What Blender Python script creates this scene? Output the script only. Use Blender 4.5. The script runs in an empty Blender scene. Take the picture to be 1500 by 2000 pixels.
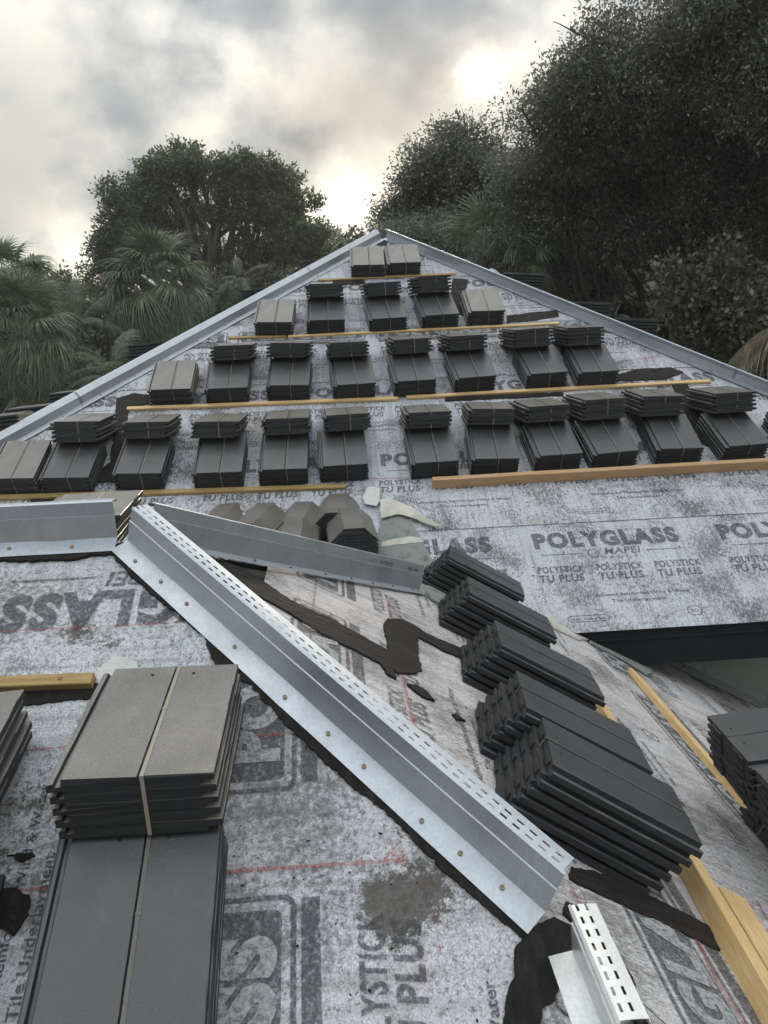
import bpy, bmesh, math, random
import numpy as np
from mathutils import Matrix, Vector, noise as mnoise
random.seed(7); rng = np.random.default_rng(7)
R_ = math.radians
scene = bpy.context.scene
C = scene.collection

# ------------------------------------------------------------------ camera
FPX, PITCH, ROLL, YAW = 1550.0, R_(12.875), R_(2.113), R_(3.608)
def _cam():
    cy, sy = math.cos(YAW), math.sin(YAW)
    fh = np.array([sy, cy, 0]); r = np.array([cy, -sy, 0]); u = np.array([0, 0, 1.])
    F = fh*math.cos(PITCH) - u*math.sin(PITCH); U = fh*math.sin(PITCH) + u*math.cos(PITCH)
    return F, r*math.cos(ROLL) - U*math.sin(ROLL), r*math.sin(ROLL) + U*math.cos(ROLL)
CF, CR, CU = _cam()
cd = bpy.data.cameras.new('camera'); cam = bpy.data.objects.new('camera', cd); C.objects.link(cam)
cd.sensor_fit = 'VERTICAL'; cd.sensor_height = 36; cd.lens = 36*FPX/2000
cd.clip_start = 0.05; cd.clip_end = 1000
cam.matrix_world = Matrix(((CR[0], CU[0], -CF[0], 0), (CR[1], CU[1], -CF[1], 0), (CR[2], CU[2], -CF[2], 0), (0, 0, 0, 1)))
scene.camera = cam

# ------------------------------------------------------------------ world, sun, exposure
def ray(px, py): return CF + CR*(px-750)/FPX - CU*(py-1000)/FPX
def unit(v): v = np.array(v, float); return v/np.linalg.norm(v)
SUN_DIR = unit(ray(945, 175))
sun_el = math.asin(SUN_DIR[2]); sun_az = math.atan2(SUN_DIR[0], SUN_DIR[1])
world = bpy.data.worlds.new('World'); scene.world = world; world.use_nodes = True
wt = world.node_tree; wt.nodes.clear()
def N(t, typ, **k):
    n = t.nodes.new(typ)
    for a, b in k.items():
        if a == 'inp':
            for i, v in b.items(): n.inputs[i].default_value = v
        else: setattr(n, a, b)
    return n
def L(t, a, b): t.links.new(a, b)
def mathn(t, op, a, b=None, clamp=False):
    n = N(t, 'ShaderNodeMath', operation=op, use_clamp=clamp)
    for i, v in enumerate((a, b)):
        if v is None: continue
        if isinstance(v, (int, float)): n.inputs[i].default_value = v
        else: L(t, v, n.inputs[i])
    return n.outputs[0]
def mix(t, fac, a, b, blend='MIX'):
    n = N(t, 'ShaderNodeMix', data_type='RGBA', blend_type=blend)
    for s, v in ((n.inputs[0], fac), (n.inputs[6], a), (n.inputs[7], b)):
        if isinstance(v, (int, float)): s.default_value = v
        elif isinstance(v, (tuple, list)): s.default_value = tuple(v)[:3] + (1,)
        else: L(t, v, s)
    return n.outputs[2]
def ramp(t, fac, stops):
    n = N(t, 'ShaderNodeValToRGB'); e = n.color_ramp.elements
    while len(e) < len(stops): e.new(0.5)
    for el, (p, c) in zip(e, stops):
        el.position = p; el.color = (c, c, c, 1) if isinstance(c, (int, float)) else tuple(c) + (1,)
    L(t, fac, n.inputs[0]); return n.outputs[0]
sky = N(wt, 'ShaderNodeTexSky', sky_type='NISHITA', sun_disc=False, sun_elevation=sun_el, sun_rotation=sun_az)
skyc = mix(wt, 1.0, sky.outputs[0], (0.07, 0.07, 0.07), 'MULTIPLY')
tc = N(wt, 'ShaderNodeTexCoord')
nrm = N(wt, 'ShaderNodeVectorMath', operation='NORMALIZE'); L(wt, tc.outputs['Generated'], nrm.inputs[0])
# a layer of cloud seen by direction: flatten so that it stretches towards the horizon
mp = N(wt, 'ShaderNodeMapping', inp={'Scale': (1.0, 1.0, 1.25), 'Location': (0.31, 0.2, 0.13)}); L(wt, nrm.outputs[0], mp.inputs[0])
n1 = N(wt, 'ShaderNodeTexNoise', inp={'Scale': 3.2, 'Detail': 8.0, 'Roughness': 0.5, 'Distortion': 0.0}); L(wt, mp.outputs[0], n1.inputs['Vector'])
n2 = N(wt, 'ShaderNodeTexNoise', inp={'Scale': 8.0, 'Detail': 9.0, 'Roughness': 0.52, 'Distortion': 0.0}); L(wt, mp.outputs[0], n2.inputs['Vector'])
dens = mathn(wt, 'ADD', mathn(wt, 'MULTIPLY', n1.outputs[0], 0.7), mathn(wt, 'MULTIPLY', n2.outputs[0], 0.3))
cloud = ramp(wt, dens, [(0.42, (0.20, 0.235, 0.275)), (0.475, (0.30, 0.335, 0.37)), (0.52, (0.47, 0.49, 0.49)), (0.575, (0.68, 0.67, 0.61))])
# thin places where the low sun shines through the cloud
wn = N(wt, 'ShaderNodeTexNoise', inp={'Scale': 7.0, 'Detail': 6.0, 'Roughness': 0.6}); L(wt, nrm.outputs[0], wn.inputs['Vector'])
wsub = N(wt, 'ShaderNodeVectorMath', operation='SUBTRACT'); L(wt, wn.outputs['Color'], wsub.inputs[0]); wsub.inputs[1].default_value = (.5, .5, .5)
wscl = N(wt, 'ShaderNodeVectorMath', operation='SCALE'); L(wt, wsub.outputs[0], wscl.inputs[0]); wscl.inputs['Scale'].default_value = 0.15
wadd = N(wt, 'ShaderNodeVectorMath', operation='ADD'); L(wt, nrm.outputs[0], wadd.inputs[0]); L(wt, wscl.outputs[0], wadd.inputs[1])
wdir = N(wt, 'ShaderNodeVectorMath', operation='NORMALIZE'); L(wt, wadd.outputs[0], wdir.inputs[0])
def spot(px, py, w, amt):
    d = unit(ray(px, py))
    dot = N(wt, 'ShaderNodeVectorMath', operation='DOT_PRODUCT'); L(wt, wdir.outputs[0], dot.inputs[0]); dot.inputs[1].default_value = tuple(d)
    k = mathn(wt, 'POWER', mathn(wt, 'MAXIMUM', dot.outputs['Value'], 0.0), w)
    return mathn(wt, 'MULTIPLY', k, amt)
def total(lst):
    tot = None
    for q in lst:
        o = spot(*q); tot = o if tot is None else mathn(wt, 'ADD', tot, o)
    return tot
tot = total([(952, 176, 3500, 0.34), (955, 190, 260, 0.16), (400, 60, 300, 0.34), (430, 120, 200, 0.16), (560, 415, 160, 0.20), (700, 432, 900, 0.55), (620, 455, 400, 0.30), (150, 505, 700, 0.6), (250, 330, 260, 0.18), (1010, 95, 700, 0.35), (720, 60, 300, 0.10), (120, 60, 160, 0.14)])
dark = total([(640, 200, 130, 0.36), (620, 330, 200, 0.28), (60, 330, 120, 0.30), (890, 150, 1500, 0.45), (1000, 130, 1500, 0.3), (250, 110, 240, 0.22), (760, 150, 300, 0.22)])
thin = ramp(wt, n2.outputs[0], [(0.36, 0.25), (0.62, 1.0)])
glow = mathn(wt, 'MULTIPLY', tot, thin)
gl = mix(wt, 1.0, (1.0, 0.90, 0.72), glow, 'MULTIPLY')
sepz = N(wt, 'ShaderNodeSeparateXYZ'); L(wt, nrm.outputs[0], sepz.inputs[0])
# overcast luminance law: the cloud cover brightens steadily from the horizon to the zenith
law = mathn(wt, 'ADD', mathn(wt, 'MULTIPLY', mathn(wt, 'POWER', mathn(wt, 'MAXIMUM', sepz.outputs[2], 0.0), 1.8), 2.3), 0.66)
lawc = N(wt, 'ShaderNodeCombineXYZ'); [L(wt, law, lawc.inputs[i]) for i in range(3)]
dk = mathn(wt, 'SUBTRACT', 1.12, mathn(wt, 'MINIMUM', mathn(wt, 'MULTIPLY', dark, 0.75), 0.6)); dkc = N(wt, 'ShaderNodeCombineXYZ'); [L(wt, dk, dkc.inputs[i]) for i in range(3)]
cl1 = mix(wt, 1.0, mix(wt, 1.0, cloud, lawc.outputs[0], 'MULTIPLY'), dkc.outputs[0], 'MULTIPLY')
cl2 = mix(wt, 1.0, cl1, gl, 'ADD')
allc = mix(wt, 0.93, skyc, cl2)
bg = N(wt, 'ShaderNodeBackground', inp={'Strength': 1.0}); L(wt, allc, bg.inputs[0])
wo = N(wt, 'ShaderNodeOutputWorld'); L(wt, bg.outputs[0], wo.inputs[0])
sd = bpy.data.lights.new('sun', 'SUN'); sd.energy = 3.0; sd.angle = R_(14); sd.color = (1.0, 0.86, 0.68)
sun = bpy.data.objects.new('sun', sd); C.objects.link(sun)
sun.rotation_euler = Vector(tuple(SUN_DIR)).to_track_quat('Z', 'Y').to_euler()
scene.view_settings.view_transform = 'Standard'; scene.view_settings.look = 'None'
scene.view_settings.gamma = 1; scene.view_settings.use_curve_mapping = False
scene.view_settings.exposure = 0.42

# ------------------------------------------------------------------ helpers
def link(name, me, parent=None, mw=None):
    o = bpy.data.objects.new(name, me); C.objects.link(o)
    if parent is not None: o.parent = parent
    if mw is not None: o.matrix_local = mw
    return o
def mesh(name, v, f, mat=None, smooth=False):
    me = bpy.data.meshes.new(name); me.from_pydata([tuple(map(float, p)) for p in v], [], f); me.update()
    if mat: me.materials.append(mat)
    if smooth: me.polygons.foreach_set('use_smooth', [True]*len(me.polygons))
    return me
def quads(name, V, mat):                       # V: (n,4,3)
    n = len(V); me = bpy.data.meshes.new(name)
    me.vertices.add(n*4); me.vertices.foreach_set('co', np.asarray(V, np.float32).ravel())
    me.loops.add(n*4); me.loops.foreach_set('vertex_index', np.arange(n*4, dtype=np.int32))
    me.polygons.add(n); me.polygons.foreach_set('loop_start', np.arange(0, n*4, 4, dtype=np.int32))
    me.update(calc_edges=True); me.materials.append(mat); return me
def empty(name, label, cat, mw=None, group=None):
    o = bpy.data.objects.new(name, None); C.objects.link(o); o.empty_display_size = 0.1
    if mw is not None: o.matrix_world = mw
    o['label'] = label; o['category'] = cat
    if group: o['group'] = group
    return o
def tag(o, label, cat, group=None):
    o['label'] = label; o['category'] = cat
    if group: o['group'] = group
    return o
def kind(o, k): o['kind'] = k; return o
class MB:
    def __init__(s): s.v = []; s.f = []
    def add(s, v, f): b = len(s.v); s.v += [tuple(map(float, p)) for p in v]; s.f += [tuple(b+i for i in q) for q in f]
    def box(s, x0, x1, y0, y1, z0, z1):
        s.add([(x0,y0,z0),(x1,y0,z0),(x1,y1,z0),(x0,y1,z0),(x0,y0,z1),(x1,y0,z1),(x1,y1,z1),(x0,y1,z1)],
              [(0,3,2,1),(4,5,6,7),(0,1,5,4),(1,2,6,5),(2,3,7,6),(3,0,4,7)])
    def extrude(s, prof, y0, y1, caps=True, seg=1, jit=0.0):    # profile (x,z) swept along y
        n = len(prof); b = len(s.v)
        for k in range(seg+1):
            y = y0+(y1-y0)*k/seg
            for (x, z) in prof:
                j = jit if 0 < k < seg else jit*0.6
                e = (random.random()-.5)*jit*4 if k in (0, seg) else 0
                s.v.append((x+(random.random()-.5)*j, y+e, z+(random.random()-.5)*j))
        for k in range(seg):
            for i in range(n):
                a = b+k*n+i; c = b+k*n+(i+1) % n
                s.f.append((a, c, c+n, a+n))
        if caps:
            s.f.append(tuple(b+i for i in range(n))[::-1]); s.f.append(tuple(b+seg*n+i for i in range(n)))
    def tube(s, pts, rad, n=8):
        b = len(s.v); pts = [np.array(p, float) for p in pts]
        for i, p in enumerate(pts):
            d = unit(pts[min(i+1, len(pts)-1)]-pts[max(i-1, 0)])
            a = np.cross(d, (0, 0, 1.) if abs(d[2]) < .9 else (1., 0, 0)); a = unit(a); c = np.cross(d, a)
            for k in range(n):
                t = 2*math.pi*k/n; s.v.append(tuple(p+rad[i]*(a*math.cos(t)+c*math.sin(t))))
        for i in range(len(pts)-1):
            for k in range(n):
                s.f.append((b+i*n+k, b+i*n+(k+1) % n, b+(i+1)*n+(k+1) % n, b+(i+1)*n+k))
    def mesh(s, name, mat, smooth=False): return mesh(name, s.v, s.f, mat, smooth)

S = 0.56; K = math.sqrt(1+S*S)
KM = -4.07; KF = -2.02
def onp(px, py, a, b, k):
    d = ray(px, py); return d*(k/(d[2]-a*d[0]-b*d[1]))
def PM(x, y, h=0): return onp(x, y, 0, S, KM+h*K)
def PF(x, y, h=0): return onp(x, y, 0, S, KF+h*K)
W = PF(243, 1058); KE = W[2]+S*W[0]
def PE(x, y, h=0): return onp(x, y, -S, 0, KE+h*K)
APEX = PM(750, 466)
def frame(o, u, v, n):
    return Matrix(((u[0], v[0], n[0], o[0]), (u[1], v[1], n[1], o[1]), (u[2], v[2], n[2], o[2]), (0, 0, 0, 1)))
uM, vM, nM = (1., 0, 0), (0, 1/K, S/K), (0, -S/K, 1/K)
uE, vE, nE = (0, 1., 0), (-1/K, 0, S/K), (S/K, 0, 1/K)
OM = np.array([0, 0, KM]); OF = np.array([0, 0, KF]); OE = np.array([0, 0, KE])
FM = frame(OM, uM, vM, nM); FF = frame(OF, uM, vM, nM); FE = frame(OE, uE, vE, nE)
def pl(Fr, P): q = Fr.inverted() @ Vector(tuple(P)); return q.x, q.y
def hitv(px, py, n, p0):
    d = ray(px, py); n = np.array(n, float); return d*(np.dot(n, p0)/np.dot(n, d))
def pt(px, py, dist): d = ray(px, py); return d*(dist/d[1])

# ------------------------------------------------------------------ materials
def newmat(name, rough=0.7, metal=0.0, spec=0.5):
    m = bpy.data.materials.new(name); m.use_nodes = True; t = m.node_tree
    b = t.nodes['Principled BSDF']; b.inputs['Roughness'].default_value = rough
    b.inputs['Metallic'].default_value = metal; b.inputs['Specular IOR Level'].default_value = spec
    return m, t, b
def objco(t, scale=(1, 1, 1)):
    c = N(t, 'ShaderNodeTexCoord'); m = N(t, 'ShaderNodeMapping', inp={'Scale': scale}); L(t, c.outputs['Object'], m.inputs[0]); return m.outputs[0]
def noi(t, v, s, d=4, r=0.55, dist=0.0):
    n = N(t, 'ShaderNodeTexNoise', inp={'Scale': s, 'Detail': d, 'Roughness': r, 'Distortion': dist}); L(t, v, n.inputs['Vector']); return n.outputs[0]
def bump(t, b, h, strength, dist):
    n = N(t, 'ShaderNodeBump', inp={'Strength': strength, 'Distance': dist}); L(t, h, n.inputs['Height']); L(t, n.outputs[0], b.inputs['Normal'])

STAINS = [(PF(800, 1760), .12, 1.0), (PF(760, 1800), .10, .7), (PF(850, 1720), .10, .7), (PF(730, 1740), .08, .6), (PF(150, 1235), .10, 1.0), (PF(215, 1260), .07, .8), (PF(60, 1560), .16, .7), (PF(20, 1690), .10, .6), (PE(655, 1215), .10, .8), (PE(500, 1120), .10, .8),
          (PF(340, 1195), .10, .9), (PF(640, 1450), .08, .5), (PM(960, 1080), .3, .35), (PM(1400, 1060), .4, .35), (PM(880, 1010), .3, .3), (PM(650, 930), .35, .3), (PF(790, 1625), .05, .8)]
REDS = [(PF(777, 1672), .035, 1.2), (PE(1000, 1420), .15, .35), (PF(820, 1900), .07, .5), (PM(1270, 700), .12, .5), (PE(815, 1440), .06, .7), (PE(700, 1140), .15, .3), (PF(870, 1830), .06, .4), (PM(1390, 985), .3, .2)]
def near_mask(t, lst):
    g = N(t, 'ShaderNodeNewGeometry'); tot = None
    for p, r, a in lst:
        d = N(t, 'ShaderNodeVectorMath', operation='DISTANCE'); L(t, g.outputs['Position'], d.inputs[0]); d.inputs[1].default_value = tuple(map(float, p))
        o = mathn(t, 'MULTIPLY', mathn(t, 'SUBTRACT', 1.0, mathn(t, 'DIVIDE', d.outputs['Value'], float(r)), True), a)
        tot = o if tot is None else mathn(t, 'ADD', tot, o)
    return tot
def membrane_mat(name, base, warm, fleck=0.5, streak=(1, 1, 1), dirt=0.5, scale=1.0):
    m, t, b = newmat(name, 0.62, 0, 0.45)
    v = objco(t); vs = objco(t, streak)
    fib = noi(t, vs, 190*scale, 3, 0.7)                       # fibre scale mottling
    mid = noi(t, vs, 60*scale, 6, 0.8)
    big = noi(t, v, 2.3, 5, 0.6, 0.4)
    c = mix(t, ramp(t, fib, [(0.35, 0.0), (0.62, 1.0)]), tuple(x*0.55 for x in base), tuple(min(1, x*1.28) for x in base))
    c = mix(t, ramp(t, noi(t, v, 1.1, 3), [(0.42, 0), (0.66, 0.6)]), c, warm)
    # black specks of bitumen coming through the fleece, gathered in patches
    thr = mathn(t, 'ADD', mid, mathn(t, 'MULTIPLY', mathn(t, 'SUBTRACT', big, 0.5), 0.9))
    sp = ramp(t, thr, [(0.50, 0.0), (0.58, fleck*0.55), (0.70, fleck)])
    c = mix(t, sp, c, (0.06, 0.058, 0.06))
    fine = ramp(t, noi(t, vs, 85*scale, 3, 0.85), [(0.56, 0.0), (0.64, 0.85*fleck)])
    c = mix(t, fine, c, (0.05, 0.05, 0.055))
    dd = ramp(t, noi(t, v, 4.2, 6, 0.68, 0.8), [(0.56, 0.0), (0.76, dirt)])
    c = mix(t, dd, c, (0.075, 0.06, 0.05))
    grime = mathn(t, 'ADD', near_mask(t, STAINS), mathn(t, 'MULTIPLY', mathn(t, 'SUBTRACT', noi(t, v, 48, 6, 0.85), 0.5), 3.6))
    c = mix(t, ramp(t, grime, [(0.55, 0.0), (0.75, 0.85)]), c, mix(t, noi(t, v, 90, 3), (0.012, 0.010, 0.008), (0.085, 0.064, 0.042)))
    rd = mathn(t, 'MULTIPLY', near_mask(t, REDS), ramp(t, noi(t, v, 60, 5, 0.75), [(0.42, 0.0), (0.62, 0.9)]), True)
    c = mix(t, rd, c, (0.30, 0.06, 0.05))
    stk = ramp(t, noi(t, objco(t, (26, 1.2, 1)), 1.0, 4, 0.6), [(0.48, 0.0), (0.70, 0.46)])
    c = mix(t, stk, c, (0.115, 0.10, 0.095))
    L(t, c, b.inputs['Base Color'])
    bump(t, b, mathn(t, 'ADD', mathn(t, 'MULTIPLY', noi(t, v, 7, 3), 3.0), mathn(t, 'MULTIPLY', mid, 0.6)), 0.5, 0.006)
    return m
M_MEM = membrane_mat('membrane_fleece', (0.52, 0.545, 0.60), (0.55, 0.53, 0.54), 0.95, (1.3, .6, 1), 0.4)
M_MEMF = membrane_mat('membrane_fleece_near', (0.54, 0.565, 0.60), (0.56, 0.54, 0.54), 0.8, (1, 1, 1), 0.8)
M_MEME = membrane_mat('membrane_fleece_end', (0.60, 0.58, 0.585), (0.60, 0.54, 0.52), 0.75, (2.2, 0.7, 1), 0.45)
def print_mat(name, col, keep=0.55, scale=60):
    m, t, b = newmat(name, 0.65, 0, 0.4)
    v = objco(t)
    L(t, mix(t, noi(t, v, 90, 3), tuple(x*.7 for x in col), tuple(x*1.5 for x in col)), b.inputs['Base Color'])
    a = ramp(t, noi(t, v, scale, 4, 0.75), [(0.36, keep*0.35), (0.56, min(1, keep*1.35))])
    L(t, a, b.inputs['Alpha']); return m
M_INK = print_mat('printed_ink', (0.06, 0.063, 0.072), 0.52, 110)
M_INK2 = print_mat('printed_ink_small', (0.05, 0.052, 0.06), 0.62, 120)
M_INKL = print_mat('unprinted_letter', (0.38, 0.39, 0.40), 0.66, 80)
M_CHALK = print_mat('red_chalk', (0.30, 0.05, 0.045), 0.42, 70)

def tile_mat(name, base, top=1.0):
    m, t, b = newmat(name, 0.5, 0, 0.5)
    v = objco(t)
    oi = N(t, 'ShaderNodeObjectInfo')
    c = mix(t, ramp(t, noi(t, v, 6, 5, 0.7), [(0.3, 0), (0.7, 1)]), tuple(x*.75 for x in base), tuple(x*1.2 for x in base))
    c = mix(t, mathn(t, 'MULTIPLY', oi.outputs['Random'], 0.35), c, tuple(x*.7 for x in base))
    c = mix(t, ramp(t, noi(t, v, 320, 2, 0.6), [(0.56, 0), (0.68, 0.7)]), c, (0.02, 0.02, 0.022))
    c = mix(t, ramp(t, noi(t, v, 210, 2, 0.6), [(0.58, 0), (0.70, 0.5)]), c, tuple(x*1.9 for x in base))
    c = mix(t, ramp(t, noi(t, v, 12, 6, 0.75, 1.0), [(0.60, 0), (0.78, 0.38)]), c, tuple(min(.4, x*2.2+.03) for x in base))
    L(t, c, b.inputs['Base Color']); b.inputs['Specular IOR Level'].default_value = top
    rr = ramp(t, noi(t, v, 9, 4), [(0.3, 0.30), (0.7, 0.44)] if top > .6 else [(0.3, .6), (.7, .75)]); L(t, rr, b.inputs['Roughness'])
    bump(t, b, mathn(t, 'ADD', noi(t, v, 260, 3, 0.7), mathn(t, 'MULTIPLY', noi(t, v, 40, 3), 0.8)), 0.45, 0.0015)
    return m
M_TILE = tile_mat('concrete_tile', (0.040, 0.041, 0.044), 0.9)
M_TILE_L = tile_mat('concrete_tile_lit_top', (0.195, 0.18, 0.162), 0.7)  # same concrete, sunlit brightness of upper and single bundles put into its colour
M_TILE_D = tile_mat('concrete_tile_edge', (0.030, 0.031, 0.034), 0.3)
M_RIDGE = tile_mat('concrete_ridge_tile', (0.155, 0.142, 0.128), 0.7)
M_HOLE, t, b = newmat('nail_hole_shadow', 0.9); b.inputs['Base Color'].default_value = (.01, .01, .01, 1)
M_STRAP, t, b = newmat('plastic_strap', 0.35, 0, 0.5); b.inputs['Base Color'].default_value = (0.22, 0.21, 0.195, 1); b.inputs['Alpha'].default_value = 0.42
M_STRAPN, t, b = newmat('plastic_strap_tan', 0.35, 0, 0.5); b.inputs['Base Color'].default_value = (0.40, 0.36, 0.29, 1); b.inputs['Alpha'].default_value = 0.75
M_STRAPK, t, b = newmat('plastic_strap_dark', 0.4, 0, 0.5); b.inputs['Base Color'].default_value = (0.11, 0.11, 0.11, 1); b.inputs['Alpha'].default_value = 0.8

def metal_mat(name, col, rough, spangle=0.2):
    m, t, b = newmat(name, rough, 0.75, 0.5); v = objco(t)
    vo = N(t, 'ShaderNodeTexVoronoi', inp={'Scale': 170.0}); L(t, v, vo.inputs['Vector'])
    c = mix(t, mathn(t, 'MULTIPLY', vo.outputs['Color'], spangle*2), col, tuple(x*.6 for x in col))
    c = mix(t, ramp(t, noi(t, v, 5, 6, 0.7, 0.5), [(0.5, 0), (0.8, 0.35)]), c, tuple(x*.62 for x in col))
    c = mix(t, ramp(t, noi(t, v, 60, 3, 0.7), [(0.66, 0), (0.74, 0.4)]), c, (0.22, 0.21, 0.2))
    L(t, c, b.inputs['Base Color'])
    L(t, ramp(t, noi(t, v, 14, 5, 0.6), [(0.3, rough-.07), (0.7, rough+.10)]), b.inputs['Roughness'])
    bump(t, b, mathn(t, 'ADD', noi(t, v, 3.0, 2), mathn(t, 'MULTIPLY', noi(t, v, 120, 2), 0.02)), 0.45, 0.02)
    return m
M_GALV = metal_mat('galvanised_steel', (0.54, 0.575, 0.62), 0.42)
M_GALVN = metal_mat('galvanised_steel_bright', (0.78, 0.80, 0.80), 0.36)
M_NAIL, t, b = newmat('nail_head', 0.5, 0.6)
oi = N(t, 'ShaderNodeObjectInfo'); L(t, ramp(t, oi.outputs['Random'], [(0, (.30, .13, .08)), (.4, (.25, .24, .15)), (1, (.33, .20, .12))]), b.inputs['Base Color'])
def wood_mat(name, base, dark):
    m, t, b = newmat(name, 0.6, 0, 0.35); v = objco(t, (1, .06, 1))
    w = noi(t, v, 120, 3, 0.6, 0.6); c = mix(t, ramp(t, w, [(0.35, 0), (0.65, 1)]), dark, base)
    k = N(t, 'ShaderNodeTexVoronoi', inp={'Scale': 5.0, 'Randomness': 1.0}); L(t, objco(t, (1, .5, 1)), k.inputs['Vector'])
    c = mix(t, ramp(t, k.outputs['Distance'], [(0.045, 0.85), (0.09, 0.0)]), c, (0.16, 0.07, 0.03))
    c = mix(t, ramp(t, noi(t, objco(t), 3, 5, 0.7), [(0.5, 0), (0.75, 0.5)]), c, tuple(x*.62 for x in base))
    L(t, c, b.inputs['Base Color']); bump(t, b, w, 0.35, 0.002); return m
M_WOOD = wood_mat('pine_batten', (0.74, 0.53, 0.27), (0.60, 0.39, 0.17))
M_WOODY = wood_mat('pine_batten_yellow', (0.42, 0.30, 0.12), (0.30, 0.20, 0.075))
M_WOODB = wood_mat('pine_stud', (0.55, 0.36, 0.20), (0.43, 0.26, 0.13))
M_TAR, t, b = newmat('roof_mastic', 0.68, 0, 0.22); v = objco(t)
c = mix(t, noi(t, v, 9, 5, 0.7), (0.012, 0.011, 0.011), (0.048, 0.042, 0.039)); L(t, c, b.inputs['Base Color'])
bump(t, b, mathn(t, 'ADD', mathn(t, 'MULTIPLY', noi(t, objco(t, (1, .35, 1)), 38, 6, 0.7, 1.2), 1.6), noi(t, v, 14, 3)), 1.0, 0.016)
M_SOIL, t, b = newmat('dry_dirt', 0.95, 0, 0.2); v = objco(t)
L(t, mix(t, noi(t, v, 60, 4), (0.02, 0.015, 0.011), (0.10, 0.075, 0.05)), b.inputs['Base Color'])
L(t, ramp(t, noi(t, v, 75, 4, 0.75), [(0.44, 0.0), (0.56, 0.85)]), b.inputs['Alpha']); bump(t, b, noi(t, v, 80, 4), 0.8, 0.01)
M_WHITE, t, b = newmat('white_release_film', 0.5, 0, 0.5); v = objco(t)
L(t, mix(t, noi(t, v, 20, 4), (0.46, 0.47, 0.47), (0.66, 0.65, 0.62)), b.inputs['Base Color']); bump(t, b, noi(t, v, 16, 4, 0.6, 1.5), 0.9, 0.012)
M_CREAM, t, b = newmat('cream_membrane_back', 0.55, 0, 0.4); v = objco(t)
L(t, mix(t, ramp(t, noi(t, v, 7, 5), [(0.4, 0), (0.65, 1)]), (0.40, 0.39, 0.35), (0.58, 0.56, 0.50)), b.inputs['Base Color']); bump(t, b, noi(t, v, 9, 4), 0.5, 0.01)
M_GRAN, t, b = newmat('green_grey_granules', 0.9, 0, 0.3); v = objco(t)
g = mix(t, ramp(t, noi(t, v, 240, 2, 0.8), [(0.35, 0), (0.65, 1)]), (0.10, 0.12, 0.11), (0.36, 0.39, 0.37))
g = mix(t, ramp(t, noi(t, v, 12, 6, 0.7), [(0.55, 0), (0.72, 0.7)]), g, (0.07, 0.07, 0.065)); L(t, g, b.inputs['Base Color'])
bump(t, b, noi(t, v, 10, 5), 0.8, 0.012)
M_BLACK, t, b = newmat('black_felt_fascia', 0.8, 0, 0.25); L(t, mix(t, noi(t, objco(t), 8, 4), (0.006, 0.007, 0.009), (0.02, 0.021, 0.024)), b.inputs['Base Color'])
M_STUCCO, t, b = newmat('grey_green_stucco', 0.9, 0, 0.2); v = objco(t)
L(t, mix(t, noi(t, v, 3, 5), (0.20, 0.215, 0.19), (0.27, 0.28, 0.25)), b.inputs['Base Color']); bump(t, b, noi(t, v, 60, 3), 0.5, 0.004)
M_PLY, t, b = newmat('plywood_deck', 0.8); b.inputs['Base Color'].default_value = (.2, .15, .1, 1)
def leaf_mat(name, c0, c1, rough=0.42, trans=0.25, spec=0.5):
    m, t, b = newmat(name, rough, 0, spec)
    g = N(t, 'ShaderNodeNewGeometry')
    c = ramp(t, g.outputs['Random Per Island'], [(0.0, c0), (0.75, c1), (1.0, tuple(min(1, x*1.7) for x in c1))])
    c = mix(t, ramp(t, noi(t, objco(t), 0.9, 3), [(0.35, 0), (0.65, 0.6)]), c, tuple(x*.7 for x in c0))
    L(t, c, b.inputs['Base Color'])
    tr = N(t, 'ShaderNodeBsdfTranslucent'); L(t, c, tr.inputs[0]); mx = N(t, 'ShaderNodeMixShader', inp={0: trans})
    L(t, b.outputs[0], mx.inputs[1]); L(t, tr.outputs[0], mx.inputs[2]); L(t, mx.outputs[0], t.nodes['Material Output'].inputs[0]); return m
M_LEAF1 = leaf_mat('banyan_leaf', (0.08, 0.105, 0.06), (0.13, 0.16, 0.09), .42, .4)
M_LEAF2 = leaf_mat('oak_leaf', (0.11, 0.12, 0.095), (0.18, 0.19, 0.15), 0.32, .45, 1.0)
M_LEAF3 = leaf_mat('shrub_leaf', (0.05, 0.06, 0.035), (0.10, 0.115, 0.065), 0.45, .35)
M_LEAF4 = leaf_mat('sea_grape_leaf', (0.10, 0.11, 0.065), (0.18, 0.19, 0.12), 0.36, .4, .8)
M_PALM = leaf_mat('palm_leaf', (0.095, 0.125, 0.07), (0.165, 0.205, 0.12), 0.42, 0.3)
M_PALMY = leaf_mat('palm_leaf_light', (0.075, 0.115, 0.05), (0.14, 0.185, 0.09), 0.42, 0.3)
M_PALMD = leaf_mat('dry_palm_leaf', (0.15, 0.12, 0.075), (0.26, 0.22, 0.15), 0.6, 0.2)
M_BARK, t, b = newmat('bark', 0.9, 0, 0.2); v = objco(t, (1, 1, .3)); w = noi(t, v, 14, 6, 0.7)
L(t, mix(t, w, (0.02, 0.017, 0.014), (0.075, 0.065, 0.055)), b.inputs['Base Color']); bump(t, b, w, 0.8, 0.03)
M_PTRUNK, t, b = newmat('palm_trunk', 0.9, 0, 0.2); v = objco(t, (.4, .4, 3)); w = noi(t, v, 8, 5, 0.7)
L(t, mix(t, w, (0.10, 0.08, 0.06), (0.27, 0.22, 0.17)), b.inputs['Base Color']); bump(t, b, w, 0.8, 0.03)
M_GRASS, t, b = newmat('ground_cover', 0.95, 0, 0.2); v = objco(t)
L(t, mix(t, noi(t, v, 0.7, 8, 0.7), (0.03, 0.04, 0.018), (0.08, 0.075, 0.04)), b.inputs['Base Color']); bump(t, b, noi(t, v, 5, 5), 0.8, 0.1)
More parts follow.
